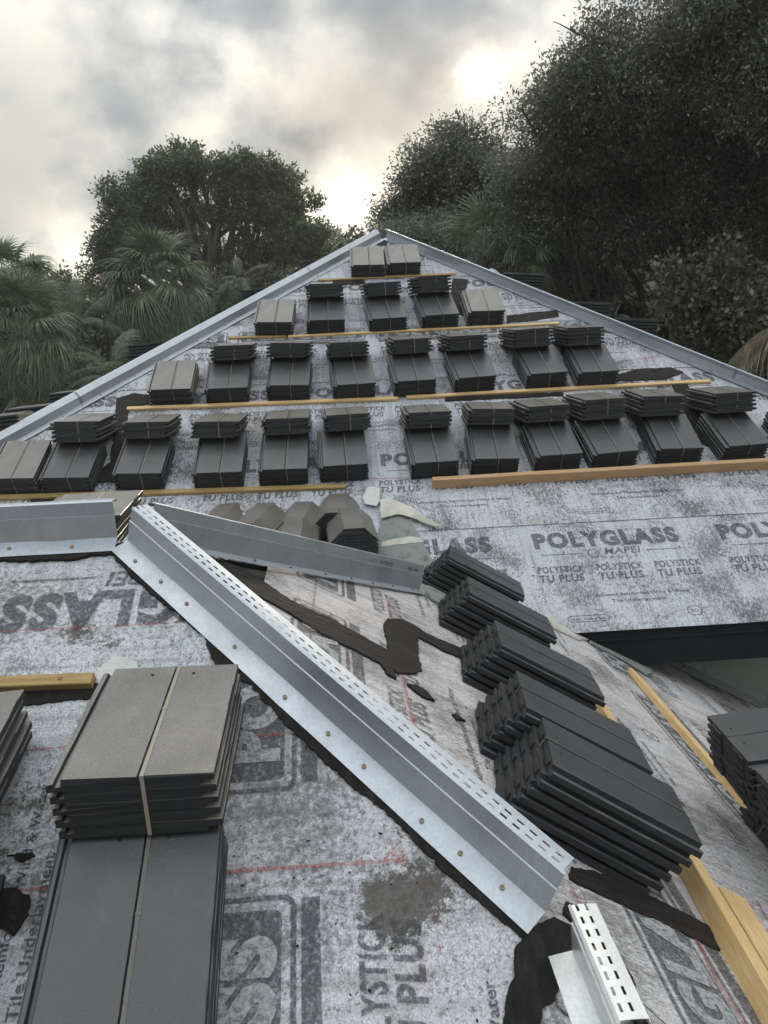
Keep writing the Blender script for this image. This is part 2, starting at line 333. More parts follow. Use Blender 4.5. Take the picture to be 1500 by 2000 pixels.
M_GREY, t, b = newmat('painted_vent_metal', 0.5, 0.3); b.inputs['Base Color'].default_value = (.35, .38, .4, 1)

# ------------------------------------------------------------------ ground
GZ = -6.0
g = MB(); n = 24; ext = 110
for j in range(n+1):
    for i in range(n+1):
        x = -ext+2*ext*i/n; y = -ext+2*ext*j/n
        g.v.append((x, y, GZ+0.8*mnoise.noise(Vector((x*.02, y*.02, 0)))*min(1, (abs(x)+abs(y))/60)))
for j in range(n):
    for i in range(n): a = j*(n+1)+i; g.f.append((a, a+1, a+n+2, a+n+1))
kind(link('ground', g.mesh('ground', M_GRASS)), 'structure')

# ------------------------------------------------------------------ house: roof decks, walls
house = empty('house', 'tile roofed house being reroofed, hip slope covered in grey printed underlayment', 'house', Matrix.Translation((0, 6, GZ)))
def hp(name, me, mw=None):            # part of the house, world matrix kept
    o = bpy.data.objects.new(name, me); C.objects.link(o); o.parent = house
    o.matrix_local = house.matrix_world.inverted() @ (mw or Matrix.Identity(4)); return o
EY = 4.19; TE = APEX[1]-EY; BK = 22.0
xl, xr = APEX[0]-TE, APEX[0]+TE; ze = S*EY+KM
d = 0.014  # decks sit just under the membranes
AZ = APEX[2]-d
mb = MB()
mb.add([(xl, EY, ze-d), (xr, EY, ze-d), (APEX[0], APEX[1], AZ), (APEX[0], BK, AZ), (xl, BK, ze-d), (xr, BK, ze-d)],
       [(0, 1, 2), (1, 5, 3, 2), (4, 0, 2, 3)])
mb.add([(xl, EY, ze-d-.05), (xr, EY, ze-d-.05), (APEX[0], APEX[1], AZ-.05), (APEX[0], BK, AZ-.05), (xl, BK, ze-d-.05), (xr, BK, ze-d-.05)],
       [(2, 1, 0), (2, 3, 5, 1), (3, 2, 0, 4)])
hp('roof_deck', mb.mesh('roof_deck', M_BLACK))
# wing deck: front slope F, end slope E, rear slope B, with a hip line through W both ways
XL, YN, XR = -6.0, -1.6, 3.4
def zE(x): return -S*x+KE
def zF(y): return S*y+KF
def zB(y): return W[2]-S*(y-W[1])
YV = (W[2]+S*W[1]-KM)/(2*S)          # rear slope meets the main slope
WY = 4.74                            # wall line of the main house
tn = W[1]-YN
tv = YV-W[1]
mb = MB()
Wd = W-np.array([0, 0, d])
H1 = (W[0]+tn, YN, W[2]-S*tn-d); H2 = (W[0]+tv, W[1]+tv, W[2]-S*tv-d)
mb.add([(XL, YN, zF(YN)-d), H1, tuple(Wd), (XL, W[1], W[2]-d)], [(0, 1, 2, 3)])
mb.add([tuple(Wd), H1, (XR+3, YN, zE(XR+3)-d), (XR+3, WY, zE(XR+3)-d), (H2[0], WY, zE(H2[0])-d), H2], [(0, 1, 2, 3, 4, 5)])
mb.add([tuple(Wd), H2, (XL, YV, zB(YV)-d), (XL, W[1], W[2]-d)], [(0, 1, 2, 3)])
hp('wing_roof_deck', mb.mesh('wing_roof_deck', M_BLACK))
# membranes -----------------------------------------------------------
def clip(bm, planes):
    for (co, no) in planes:
        bmesh.ops.bisect_plane(bm, geom=bm.verts[:]+bm.edges[:]+bm.faces[:], plane_co=co, plane_no=no, clear_outer=True)
def grid_bm(u0, u1, v0, v1, z, st=0.12, wav=0.002, lift=0.0, th=0.004):
    bm = bmesh.new(); nu = max(1, int((u1-u0)/st)); nv = max(1, int((v1-v0)/st)); rows = []
    for j in range(nv+1):
        row = []
        for i in range(nu+1):
            u = u0+(u1-u0)*i/nu; v = v0+(v1-v0)*j/nv
            if j == 0: v += 0.004*mnoise.noise(Vector((u*2.1, v0*3, 1)))
            e = lift*max(0, 1-j/1.5)
            row.append(bm.verts.new((u, v, z+wav*mnoise.noise(Vector((u*3, v*3, z*9)))+e)))
        rows.append(row)
    for j in range(nv):
        for i in range(nu): bm.faces.new((rows[j][i], rows[j][i+1], rows[j+1][i+1], rows[j+1][i]))
    low = [bm.verts.new((x.co.x, x.co.y, x.co.z-th)) for x in rows[0]]     # front lap edge has thickness
    for i in range(nu): bm.faces.new((low[i], low[i+1], rows[0][i+1], rows[0][i]))
    return bm
# text -> cached triangle soups
_tc = {}
def glyphs(txt, bold=0.0, sx=1.0, shear=0.0):
    k = (txt, bold, sx, shear)
    if k in _tc: return _tc[k]
    cu = bpy.data.curves.new('tmp', 'FONT'); cu.body = txt; cu.size = 1.0; cu.offset = bold; cu.shear = shear; cu.resolution_u = 4; cu.fill_mode = 'FRONT'
    cu.space_character = 1.0+bold*3
    o = bpy.data.objects.new('tmp', cu); C.objects.link(o); bpy.context.view_layer.update()
    dg = bpy.context.evaluated_depsgraph_get(); me = bpy.data.meshes.new_from_object(o.evaluated_get(dg))
    v = np.array([x.co[:] for x in me.vertices]); f = [tuple(p.vertices) for p in me.polygons]
    v[:, 0] -= v[:, 0].min(); v[:, 0] *= sx
    bpy.data.objects.remove(o); bpy.data.curves.remove(cu); bpy.data.meshes.remove(me)
    _tc[k] = (v, f, v[:, 0].max()); return _tc[k]
def put(mb, txt, u, v, cap, width=None, z=0.0, bold=0.03, rot=0.0, shear=0.0):
    gv, gf, w = glyphs(txt, bold, 1.0, shear); s = cap/0.70
    sx = s if width is None else width/w
    P = np.stack([gv[:, 0]*sx, gv[:, 1]*s, np.full(len(gv), z)], 1)
    c, sn = math.cos(rot), math.sin(rot)
    Q = np.stack([u+P[:, 0]*c-P[:, 1]*sn, v+P[:, 0]*sn+P[:, 1]*c, P[:, 2]], 1)
    mb.add(Q, gf)
def ring(mb, x0, x1, y0, y1, r, w, z):
    def rr(x0, x1, y0, y1, r):
        o = []
        for cx, cy, a0 in ((x1-r, y1-r, 0), (x0+r, y1-r, 90), (x0+r, y0+r, 180), (x1-r, y0+r, 270)):
            for k in range(6): a = R_(a0+18*k); o.append((cx+r*math.cos(a), cy+r*math.sin(a), z))
        return o
    A = rr(x0, x1, y0, y1, r)
    if w is None: mb.add(A, [tuple(range(24))]); return
    B = rr(x0+w, x1-w, y0+w, y1-w, max(r-w, .002)); mb.add(A+B, [(i, (i+1) % 24, 24+(i+1) % 24, 24+i) for i in range(24)])
def motif(big, small, light, u0, s0, u, boxed):        # one repeat of the roll's print, placed at u
    z = 0.0015
    if boxed:
        ring(big, u-.06, u+1.06, s0+.655, s0+.865, .03, .012, z)
        ring(big, u-.03, u+1.03, s0+.685, s0+.84, .02, None, z)
        put(light, 'POLYGLASS', u+.02, s0+.705, .115, .96, z+.0012, .06)
        big.add([(u-.04, s0+.605, z), (u+1.05, s0+.605, z), (u+1.05, s0+.645, z), (u-.04, s0+.645, z)], [(0, 1, 2, 3)])
    else:
        put(big, 'POLYGLASS', u, s0+.695, .125, .95, z, .06)
        big.add([(u+.03, s0+.625, z), (u+.29, s0+.625, z), (u+.29, s0+.632, z), (u+.03, s0+.632, z)], [(0, 1, 2, 3)])
        big.add([(u+.70, s0+.625, z), (u+.95, s0+.625, z), (u+.95, s0+.632, z), (u+.70, s0+.632, z)], [(0, 1, 2, 3)])
        hexa = [(u+.36+.042*math.cos(R_(a)), s0+.625+.042*math.sin(R_(a)), z) for a in range(0, 360, 60)]
        hexb = [(u+.36+.034*math.cos(R_(a)), s0+.625+.034*math.sin(R_(a)), z) for a in range(0, 360, 60)]
        big.add(hexa+hexb, [(i, (i+1) % 6, 6+(i+1) % 6, 6+i) for i in range(6)])
        put(big, 'MAPEI', u+.43, s0+.610, .058, .24, z, .022, shear=0.2)
        put(small, 'G R O U P', u+.40, s0+.575, .018, .24, z, .02)
    for k in range(3):
        put(big, 'POLYSTICK', u-.03+.37*k, s0+.475, .052, .30, z, .04, shear=0.15)
        put(big, 'TU PLUS', u-.03+.37*k, s0+.398, .058, .28, z, .04, shear=0.15)
    put(small, 'Self-Adhered Reinforced Wind & Water', u+.20, s0+.262, .023, .66, z, .02)
    put(small, 'Tile Underlayment', u+.36, s0+.212, .023, .33, z, .02)
    ring(small, u+.78, u+.87, s0+.075, s0+.15, .036, .006, z); put(small, 'TU', u+.80, s0+.10, .022, .045, z, .02)
    ring(small, u+.06, u+.31, s0+.075, s0+.125, .024, .005, z); put(small, 'Self-Adhered', u+.09, s0+.09, .016, .19, z, .02)
def to_obj(mb, name, mat, planes, parent, mw):
    if not mb.v: return
    bm = bmesh.new(); vs = [bm.verts.new(p) for p in mb.v]
    for f in mb.f:
        try: bm.faces.new([vs[i] for i in f])
        except ValueError: pass
    clip(bm, planes)
    if bm.faces:
        me = bpy.data.meshes.new(name); bm.to_mesh(me); me.materials.append(mat)
        o = link(name, me, parent, mw)
    bm.free()
def sheet(Fr, rot, org, u0, u1, s0, s1, planes, mat, us, boxed, zlap, ink=True, lift=0.002, pscale=1.0):
    """a strip of membrane: Fr = slope frame, rot/org place the strip's own (u, s) axes on the slope"""
    T = Fr @ Matrix.Translation((org[0], org[1], 0)) @ Matrix.Rotation(rot, 4, 'Z')
    Ti = T.inverted()
    pls = []
    for (co, no) in planes:
        pls.append((Ti @ Vector(tuple(co)), (Ti.to_3x3() @ Vector(tuple(no))).normalized()))
    bm = grid_bm(u0, u1, s0, s1, zlap, lift=lift); clip(bm, pls)
    me = bpy.data.meshes.new('membrane_sheet'); bm.to_mesh(me); bm.free(); me.materials.append(mat)
    o = hp('membrane_sheet', me, T)
    if ink:
        big, small, light = MB(), MB(), MB()
        for u in us: motif(big, small, light, u0, s0, u, boxed)
        eps = 0.003
        for mb_, nm, mt in ((big, 'printed_lettering', M_INK), (small, 'printed_small_lettering', M_INK2), (light, 'unprinted_lettering', M_INKL)):
            mb_.v = [(x, y, z+zlap+0.001) for x, y, z in mb_.v]
            to_obj(mb_, nm, mt, pls, o, None)
    return o
# main slope: five laps between the hips
hipR = (APEX, (1, 1, 0)); hipL = (APEX, (-1, 1, 0))
sE = EY*K
for k in range(6):
    s0 = sE+k*0.905
    us = [1.255+1.21*i+(0, .30, -.25, .45, .1, .2)[k] for i in range(-4, 5)]
    if k == 0: us = [1.255+1.222*i for i in range(-2, 4)]
    sheet(FM, 0, (0, s0), -4.3, 5.7, -0.004 if k == 0 else -0.0, 0.98, [hipR, hipL], M_MEM, us, k == 3, 0.003*(k % 2)+0.001*k)
# side strips of the left and right slopes behind the hips
for sg, nm in ((1, 'right'), (-1, 'left')):
    bm = bmesh.new(); q = [(APEX[0], APEX[1], APEX[2]), (APEX[0]+sg*TE, EY, ze), (APEX[0]+sg*TE, BK, ze), (APEX[0], BK, APEX[2])]
    f = bm.faces.new([bm.verts.new(p) for p in (q if sg > 0 else q[::-1])]); me = bpy.data.meshes.new('membrane_sheet'); bm.to_mesh(me); me.materials.append(M_MEM)
    hp('membrane_sheet', me)
# front slope of the wing: one upside down strip below the ridge, then strips laid up the slope
pF = [(W, (1, 1, 0)), (W, (0, 1, 0))]
yF = 2.11
sheet(FF, math.pi, (-.03, (2.30*K)+.695), 0-.8, 5.2, 0, .695+(2.30-yF)*K, pF, M_MEMF, [0, 1.222, 2.444], False, 0.001)
low = pF + [((0, yF+.02, 0), (0, 1, 0))]
for q, x0 in enumerate((.53, -.45, -1.43, -2.41, 1.50, 2.48)):
    uo = YN*K
    us = [1.50*K-uo-1.06-1.36*i for i in range(-1, 3)] if q != 1 else [1.50*K-uo-1.06-1.36*i+.5 for i in range(-1, 3)]
    sheet(FF, R_(90), (x0, uo), 0, (yF-YN)*K+.1, 0, 1.0, low, M_MEMF, us, q == 0 or q > 1, 0.004+0.002*(q % 2), lift=0.0)
# end slope
pE = [(W, (-1, -1, 0)), (W, (-1, 1, 0)), ((0, WY, 0), (0, 1, 0)), ((0, (KE-KM)/S, 0), (1, 1, 0)) if False else ((0, WY, 0), (0, 1, 0))]
for q in range(5):
    xq = .59+.79*q
    us = [.3+1.36*i+(0, .6, -.1, .3, .8)[q]-.1 for i in range(-2, 4)]
    if q == 2: us = [2.52, 2.52-1.36, 2.52+1.36]
    if q == 0: us = [2.15-.52+.0+1.36*i for i in range(-2, 3)]
    sheet(FE, 0, (0, -xq*K), YN, WY, 0, .98, pE, M_MEME, us, True, 0.0015*(4-q) if False else 0.001+0.003*((4-q) % 2)+.0007*(4-q))
# rear slope of the wing
bm = bmesh.new(); bm.faces.new([bm.verts.new(p) for p in (tuple(W), (H2[0], H2[1], H2[2]+d), (XL, YV, zB(YV)), (XL, W[1], W[2]))][::1])
me = bpy.data.meshes.new('membrane_sheet'); bm.to_mesh(me); bm.free(); me.materials.append(M_MEMF); hp('membrane_sheet', me)
# eaves, fascias, walls ----------------------------------------------
mb = MB(); mb.box(xl, xr, EY+.012, EY+.045, ze-.235, ze-.018); hp('fascia', mb.mesh('fascia', M_BLACK))
mb = MB(); mb.box(xl+.05, xr-.05, EY+.047, WY-.002, ze-.225, ze-.19); hp('soffit', mb.mesh('soffit', M_BLACK))
mb = MB(); mb.box(xl+.55, xr-.55, WY, BK, GZ+.02, ze-.03); hp('wall', mb.mesh('wall', M_STUCCO))
mb = MB(); mb.box(XL+.4, XR+2.4, YN+.5, WY-.01, GZ+.02, zE(XR+3)-.05); hp('wing_wall', mb.mesh('wing_wall', M_STUCCO))
# turned up membrane edge along the wall, above the end slope
mb = MB(); nn = 40
for i in range(nn+1):
    x = 1.55+3.5*i/nn; z = zE(x); h = 0.10+0.03*mnoise.noise(Vector((x*4, 0, 0)))
    mb.v += [(x, WY-.10, z+.012), (x, WY-.012, z+.05), (x, WY-.008, z+h)]
for i in range(nn): a = 3*i; mb.f += [(a, a+3, a+4, a+1), (a+1, a+4, a+5, a+2)]
hp('wall_flashing_membrane', mb.mesh('wall_flashing_membrane', M_GRAN))

# patches drawn as irregular outlines on a slope -----------------------------
def patch(name, pts, plane, th, mat, parent=None, seg=0.02, rag=0.006, z0=0.004, lab=None):
    Pf = {'M': PM, 'F': PF, 'E': PE}[plane]; Fr = {'M': FM, 'F': FF, 'E': FE}[plane]
    q = [pl(Fr, Pf(*p)) for p in pts]; out = []
    for i in range(len(q)):
        a, b = Vector(q[i]), Vector(q[(i+1) % len(q)]); n = max(1, int((b-a).length/seg)); nr = Vector((-(b-a).y, (b-a).x)).normalized()
        for k in range(n):
            p = a.lerp(b, k/n); p += nr*rag*2*(1.3*mnoise.noise(Vector((p.x*14, p.y*14, 3)))+.6*mnoise.noise(Vector((p.x*60, p.y*60, 5)))+.6*mnoise.noise(Vector((p.x*170, p.y*170, 5)))); out.append(p)
    bm = bmesh.new(); top = [bm.verts.new((p.x, p.y, z0+th+.0012*mnoise.noise(Vector((p.x*30, p.y*30, 0))))) for p in out]; bot = [bm.verts.new((p.x, p.y, z0-.003)) for p in out]
    f = bm.faces.new(top); n = len(out)
    for i in range(n): bm.faces.new((bot[i], bot[(i+1) % n], top[(i+1) % n], top[i]))
    bmesh.ops.triangulate(bm, faces=[f], ngon_method='BEAUTY'); bmesh.ops.recalc_face_normals(bm, faces=bm.faces)
    me = bpy.data.meshes.new(name); bm.to_mesh(me); bm.free(); me.materials.append(mat)
    o = hp(name, me, Fr)
    if lab: o['label'] = lab
    return o
TARS = [
 ('E', [(392,1084),(440,1102),(480,1120),(520,1146),(550,1167),(600,1196),(640,1212),(680,1234),(717,1253),(756,1276),(750,1245),(747,1222),(755,1213),(784,1213),(806,1228),(813,1249),(814,1285),(822,1314),(800,1321),(775,1318),(757,1308),(723,1291),(690,1274),(650,1255),(605,1230),(550,1194),(500,1166),(460,1136),(412,1106)]),
 ('E', [(784,1214),(806,1224),(827,1239),(862,1256),(901,1271),(916,1280),(915,1292),(890,1286),(867,1276),(840,1262),(811,1246)]),
 ('E', [(738,1295),(760,1308),(772,1330),(755,1322)]),
 ('E', [(793,1341),(808,1343),(826,1352),(838,1362),(846,1373),(834,1371),(820,1363),(806,1352)]),
 ('E', [(880,1400),(887,1399),(896,1405),(906,1413),(897,1411),(889,1413),(886,1406)]),
 ('E', [(1112,1700),(1150,1708),(1200,1726),(1270,1760),(1340,1792),(1380,1815),(1400,1860),(1340,1835),(1260,1795),(1190,1762),(1140,1740),(1110,1722)]),
 ('E', [(1100,1765),(1150,1790),(1185,1830),(1205,1880),(1225,1905),(1250,1970),(1270,2010),(1240,2010),(1215,1950),(1190,1890),(1150,1840),(1098,1790)]),
 ('F', [(1035,1812),(1080,1795),(1118,1815),(1125,1860),(1110,1910),(1082,1945),(1060,1975),(1050,2030),(972,2030),(984,1970),(1000,1905),(1010,1850)]),
 ('F', [(225,1072),(300,1125),(420,1240),(540,1355),(700,1510),(850,1652),(1030,1815),(1040,1838),(1015,1832),(900,1735),(760,1600),(640,1500),(540,1405),(490,1340),(455,1330),(420,1300),(400,1245),(330,1190),(270,1140),(225,1095)]),
 ('F', [(-30,1085),(100,1078),(245,1064),(250,1085),(160,1092),(90,1100),(-30,1098)]),
 ('F', [(-30,1345),(190,1338),(205,1342),(195,1370),(60,1378),(-30,1385)]),
 ('F', [(-20,1745),(30,1735),(58,1752),(62,1790),(40,1822),(30,1832),(5,1815),(-20,1812)]),
 ('F', [(15,1675),(40,1668),(70,1672),(45,1688)]),
 ('M', [(228,780),(262,770),(300,775),(295,789),(252,800),(246,850),(236,905),(225,945),(170,942),(190,925),(215,905),(222,850),(226,800)]),
 ('M', [(884,545),(914,548),(908,575),(905,618),(888,610),(880,580)]),
 ('M', [(990,618),(1040,612),(1088,608),(1092,620),(1040,628),(990,632)]),
 ('M', [(1096,640),(1112,655),(1118,700),(1135,730),(1108,722),(1095,690)]),
 ('M', [(1200,735),(1250,722),(1310,720),(1335,728),(1300,742),(1200,746)]),
 ('M', [(1310,750),(1340,748),(1358,790),(1385,845),(1400,880),(1372,870),(1340,815)]),
 ('M', [(60,965),(110,958),(135,968),(110,988),(60,1000)]),
 ('M', [(650,548),(712,545),(712,556),(650,558)]),
 ('M', [(728,470),(745,464),(758,472),(755,482),(735,480)]),
 ('M', [(870,778),(910,775),(1100,768),(1100,774),(870,785)]),
]
for pl_, pts in TARS: patch('mastic_patch', pts, pl_, 0.008, M_TAR, rag=.0035, seg=.008)
def chalk(plane, a, b, w=0.006):
    Pf = {'M': PM, 'F': PF, 'E': PE}[plane]; Fr = {'M': FM, 'F': FF, 'E': FE}[plane]
    A, B = Vector(pl(Fr, Pf(*a))), Vector(pl(Fr, Pf(*b))); n = Vector((-(B-A).y, (B-A).x)).normalized(); mb = MB(); K_ = max(2, int((B-A).length/.02))
    for k in range(K_+1):
        p = A.lerp(B, k/K_); ww = w*(.5+.9*abs(mnoise.noise(Vector((p.x*30, p.y*30, 0))))); mb.v += [(p.x+n.x*ww, p.y+n.y*ww, .0108), (p.x-n.x*ww, p.y-n.y*ww, .0108)]
    for k in range(K_): mb.f.append((2*k, 2*k+1, 2*k+3, 2*k+2))
    hp('chalk_line', mb.mesh('chalk_line', M_CHALK), Fr)
for c_ in (('F', (432,1707), (790,1683), .007), ('F', (-20,1476), (140,1462), .005), ('F', (500,1442), (625,1431), .005), ('F', (-20,1745), (100,1738), .005), ('F', (0,1238), (330,1222), .004),
           ('E', (616,1130), (602,1265), .005), ('E', (757,1175), (762,1212), .006), ('E', (783,1322), (800,1400), .007), ('E', (800,1400), (815,1448), .01), ('E', (1042,1630), (1080,1680), .006),
           ('E', (1108,1730), (1140,1795), .006), ('E', (1355,1840), (1400,1930), .007), ('E', (1400,1930), (1450,2010), .007), ('E', (1475,1765), (1500,1810), .006),
           ('M', (1200,709), (1290,697), .006), ('M', (690,938), (800,935), .006), ('M', (1010,612), (1070,605), .005)): chalk(*c_)
# white film torn off beside the near board, cream flap and granulated patch by the cricket
patch('torn_white_film', [(190,1345),(188,1312),(215,1292),(228,1278),(252,1288),(270,1298),(268,1318),(245,1340),(225,1360),(205,1352)], 'F', 0.004, M_WHITE, rag=.008, z0=.008)
patch('granulated_patch', [(748,1000),(775,1008),(800,1020),(815,1045),(832,1075),(850,1105),(872,1140),(850,1175),(720,1150),(735,1080),(742,1030)], 'M', 0.004, M_GRAN, rag=.004, z0=.013)
patch('granulated_patch', [(825,1150),(860,1140),(885,1175),(905,1205),(870,1195),(840,1175)], 'E', 0.004, M_GRAN, rag=.006, z0=.012)
patch('white_seam', [(745,1062),(800,1052),(822,1055),(828,1062),(790,1066),(745,1072)], 'M', 0.002, M_CREAM, rag=.003, z0=.018)
patch('small_white_flap', [(709,978),(715,960),(730,957),(741,963),(742,982),(735,995),(712,990)], 'M', 0.003, M_WHITE, rag=.003, z0=.03)
patch('lifted_membrane_flap', [(742,984),(760,979),(790,991),(815,1008),(840,1025),(870,1036),(850,1036),(825,1028),(800,1018),(775,1012),(745,1020)], 'M', .003, M_CREAM, rag=.004, z0=.035)
# pale sealant strip where the end slope passes under the main eave
patch('valley_sealant_strip', [(1062,1206),(1090,1216),(1130,1238),(1160,1250),(1130,1255),(1080,1232)], 'E', .006, M_CREAM, rag=.006, z0=.012)
patch('valley_sealant_strip', [(1150,1246),(1200,1262),(1245,1284),(1275,1318),(1262,1322),(1225,1298),(1180,1275),(1150,1260)], 'E', .006, M_GRAN, rag=.006, z0=.012)

# ------------------------------------------------------------------ tiles
TW, LIP, TL, TH, PITCHZ = 0.1525, 0.03, 0.42, 0.028, 0.0292
PROF = [(-.1825, 0), (.120, 0), (.124, .011), (.1525, .012), (.1525, .0265), (.151, .028), (.0035, .028), (.001, .0240), (-.0015, .028), (-.151, .028), (-.1525, .0265),
        (-.1535, .013), (-.160, .0105), (-.166, .0105), (-.170, .0175), (-.177, .0185), (-.1825, .016)]
def outward(me):
    bm = bmesh.new(); bm.from_mesh(me); bmesh.ops.recalc_face_normals(bm, faces=bm.faces); bm.to_mesh(me); bm.free(); me.update()
def tile_mesh(seg, jit, far=False):
    random.seed(int(seg*100+jit*1e5)); mb = MB(); mb.extrude(PROF, 0, TL, True, seg, jit)
    if seg > 4:
        for nx in (-.09, .07): mb.box(nx-.035, nx+.035, TL-.001, TL+.004+.003*random.random(), .006, .021)
    me = mb.mesh('roof_tile', M_TILE); me.materials.append(M_HOLE); me.materials.append(M_TILE_D); outward(me)
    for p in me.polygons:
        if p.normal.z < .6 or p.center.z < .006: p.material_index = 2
    bm = bmesh.new(); bm.from_mesh(me)
    for hx in (-.052, .048):
        vs = [bm.verts.new((hx+.0045*math.cos(a*math.pi/3), TL-.035+.0045*math.sin(a*math.pi/3), .0288)) for a in range(6)]
        f = bm.faces.new(vs); f.material_index = 1
    bm.to_mesh(me); bm.free(); return me
TILE_FAR = [tile_mesh(1, 0.0008), tile_mesh(2, .0008)]
TILE_NEAR = [tile_mesh(9, 0.0012), tile_mesh(10, .0013), tile_mesh(11, 0.0011)]
def lit_top(me):  # tile copy whose top colour has the sunlight painted in
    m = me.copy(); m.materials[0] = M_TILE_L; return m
TILE_FAR_L = [lit_top(m) for m in TILE_FAR]; TILE_NEAR_L = [lit_top(m) for m in TILE_NEAR]
def strap_mesh(n, w=.0042, mat=None, off=.0085):
    H = (n-1)*PITCHZ+TH; mb = MB(); t = .0012
    mb.box(off-w, off+w, -.002, TL+.002, H+.0004, H+.0004+t); mb.box(off-w, off+w, -.002-t, -.002, -.001, H); mb.box(off-w, off+w, TL+.002, TL+.002+t, -.001, H)
    mb.box(off-w*1.3, off+w*1.3, TL*.55, TL*.55+.007, H+.0018, H+.003)
    return mb.mesh('strap', mat or M_STRAP)
STRAPS = {n: strap_mesh(n) for n in (3, 4, 5, 6)}
STRAPN = {n: strap_mesh(n, mat=M_STRAPN) for n in (3, 4, 5, 6)}
STRAPK = {n: strap_mesh(n, mat=M_STRAPK) for n in (3, 4, 5, 6)}
GB = 'strapped bundles of flat roof tiles set out on the roof'
def bundle(mw, n, label, near=False, shear=0.0, jit=.004, strap=True, fan=0.0, pale=False):
    e = empty('tile_bundle', label, 'tile bundle', mw, GB)
    for i in range(n):
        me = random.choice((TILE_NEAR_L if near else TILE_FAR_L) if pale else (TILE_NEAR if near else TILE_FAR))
        k = n-1-i
        T = Matrix.Translation((random.uniform(-jit, jit)+fan*k, random.uniform(-jit, jit)*.8+shear*k, i*PITCHZ)) @ Matrix.Rotation(random.uniform(-jit, jit)*2, 4, 'Z')
        link('roof_tile', me, e, T)
    if strap: link('strap', (STRAPK if near == 2 else STRAPN if near and pale else STRAPS)[n], e)
    return e
H5 = 4*PITCHZ+TH
def on_slope(Fr, cx, s, rot=0.0, h=0.0):
    return Fr @ Matrix.Translation((cx, s, .006+h)) @ Matrix.Rotation(rot, 4, 'Z')
def upper_mw(lower, n_low, beta, x=0.0, rot=0.0, back=TL):
    """bundle leaning on the top rear edge of the lower one, its own rear edge down on the slope; beta = angle against the slope"""
    Hl = (n_low-1)*PITCHZ+TH
    r = Hl/math.sin(beta)                      # contact edge to the rear foot
    return lower @ Matrix.Translation((x, TL, Hl+.001)) @ Matrix.Rotation(rot, 4, 'Z') @ Matrix.Rotation(-beta, 4, 'X') @ Matrix.Translation((0, r-TL, 0))
# rows on the main slope: (front left px, front right px of the top face, has an upper bundle, upper x shift, upper tiles)
ORD = ['first', 'second', 'third', 'fourth', 'fifth', 'sixth', 'seventh', 'eighth', 'ninth', 'tenth', 'eleventh', 'twelfth', 'thirteenth']
ROWS = [
 ('row at the peak', [((690.5,518.9),(751.8,517.9),0), ((761.4,514.6),(822.2,512.6),0)]),
 ('second row below the peak', [((500,630),(572.7,630),0), ((604.3,626.6),(673.5,624.8),((604.3,551.3),(667.7,551.3),4)), ((727.2,624),(795.6,619.7),((718.3,545.8),(782.4,545.3),4)), ((831,618),(897.7,612.9),((813,541.7),(889,537.4),5)), ((918,609),(989,606.7),0)]),
 ('third row below the peak', [((294.3,762.5),(374,759.6),0), ((405,760.5),(484.4,757.6),((417,668),(487.7,668),4)), ((527,754),(603.4,753.4),((529,665),(601,664),4)), ((659,753.7),(732,749),((647,660),(719.7,659),4)), ((777,746.7),(852.7,742),((773,654),(843,653),4)), ((894.7,739.7),(971.7,733.6),((880.7,648.7),(953,647),4)), ((1038,732.8),(1108,726),((1010,642),(1082,640),5)), ((1138,728),(1210,724.8),((1106,636),(1194,635),5))]),
 ('lowest long row', [((-24,936),(64,934.8),0), ((84,934),(173,934),((104.5,824),(184,826),5)), ((226.7,926),(316,926),((241,816.7),(322.7,818),4)), ((380,926),(475,923),((382,820),(461,816),4)), ((512.5,918.7),(601.4,916),((523,810),(599,810),4)), ((631,912),(719.7,907),((640,806),(722,805),4)), ((812,906),(897,901),((801.8,800.8),(880,798.8),4)), ((930,897.6),(1014,896.6),((926,791),(1007,793),4)), ((1055,892),(1138.7,886.4),((1037.4,787),(1118.5,787),4)), ((1164,888),(1251,880),((1148,785),(1232,781),5)), ((1294,878),(1374,876),((1260,778),(1348,772),5)), ((1424,874),(1506,866),((1406,770),(1486,766),5)), ((1560,868),(1644,860),0)]),
]
for rname, items in ROWS:
    m = len(items)
    for i, (a, b, up) in enumerate(items):
        A_, B_ = PM(a[0], a[1], H5), PM(b[0], b[1], H5)
        ua, ub = pl(FM, A_), pl(FM, B_)
        cx = (ua[0]+ub[0])/2; s = (ua[1]+ub[1])/2; rot = max(-.06, min(.06, math.atan2(ub[1]-ua[1], ub[0]-ua[0])))
        mw = on_slope(FM, cx, s, rot)
        where = ('left' if i == 0 else 'right')+' one of two' if m == 2 else ORD[i]+' from left'
        if rname.startswith('lowest') and i == 12: where = 'last at the right photo edge'
        if up: lab = f'lower tile bundle, {where}, {rname}'
        else: lab = f'single tile bundle, none on top, {where}, {rname}'
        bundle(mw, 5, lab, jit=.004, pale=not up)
        if up:
            # lateral place of the upper one from its front edge
            n = up[2]; beta = R_(27.0+random.uniform(-1.0, 1.5)); r = H5/math.sin(beta)
            ov = TL-r; yw = (mw @ Vector((0, TL-ov*math.cos(beta), H5+ov*math.sin(beta)+.12))).y
            xa, xb = pt(up[0][0], up[0][1], yw)[0], pt(up[1][0], up[1][1], yw)[0]
            dx = (xa+xb)/2-(mw @ Vector((0, TL, 0))).x
            bundle(upper_mw(mw, 5, beta, dx, random.uniform(-.03, .03)), n, f'upper tile bundle on {where}, {rname}', jit=.008, pale=True)
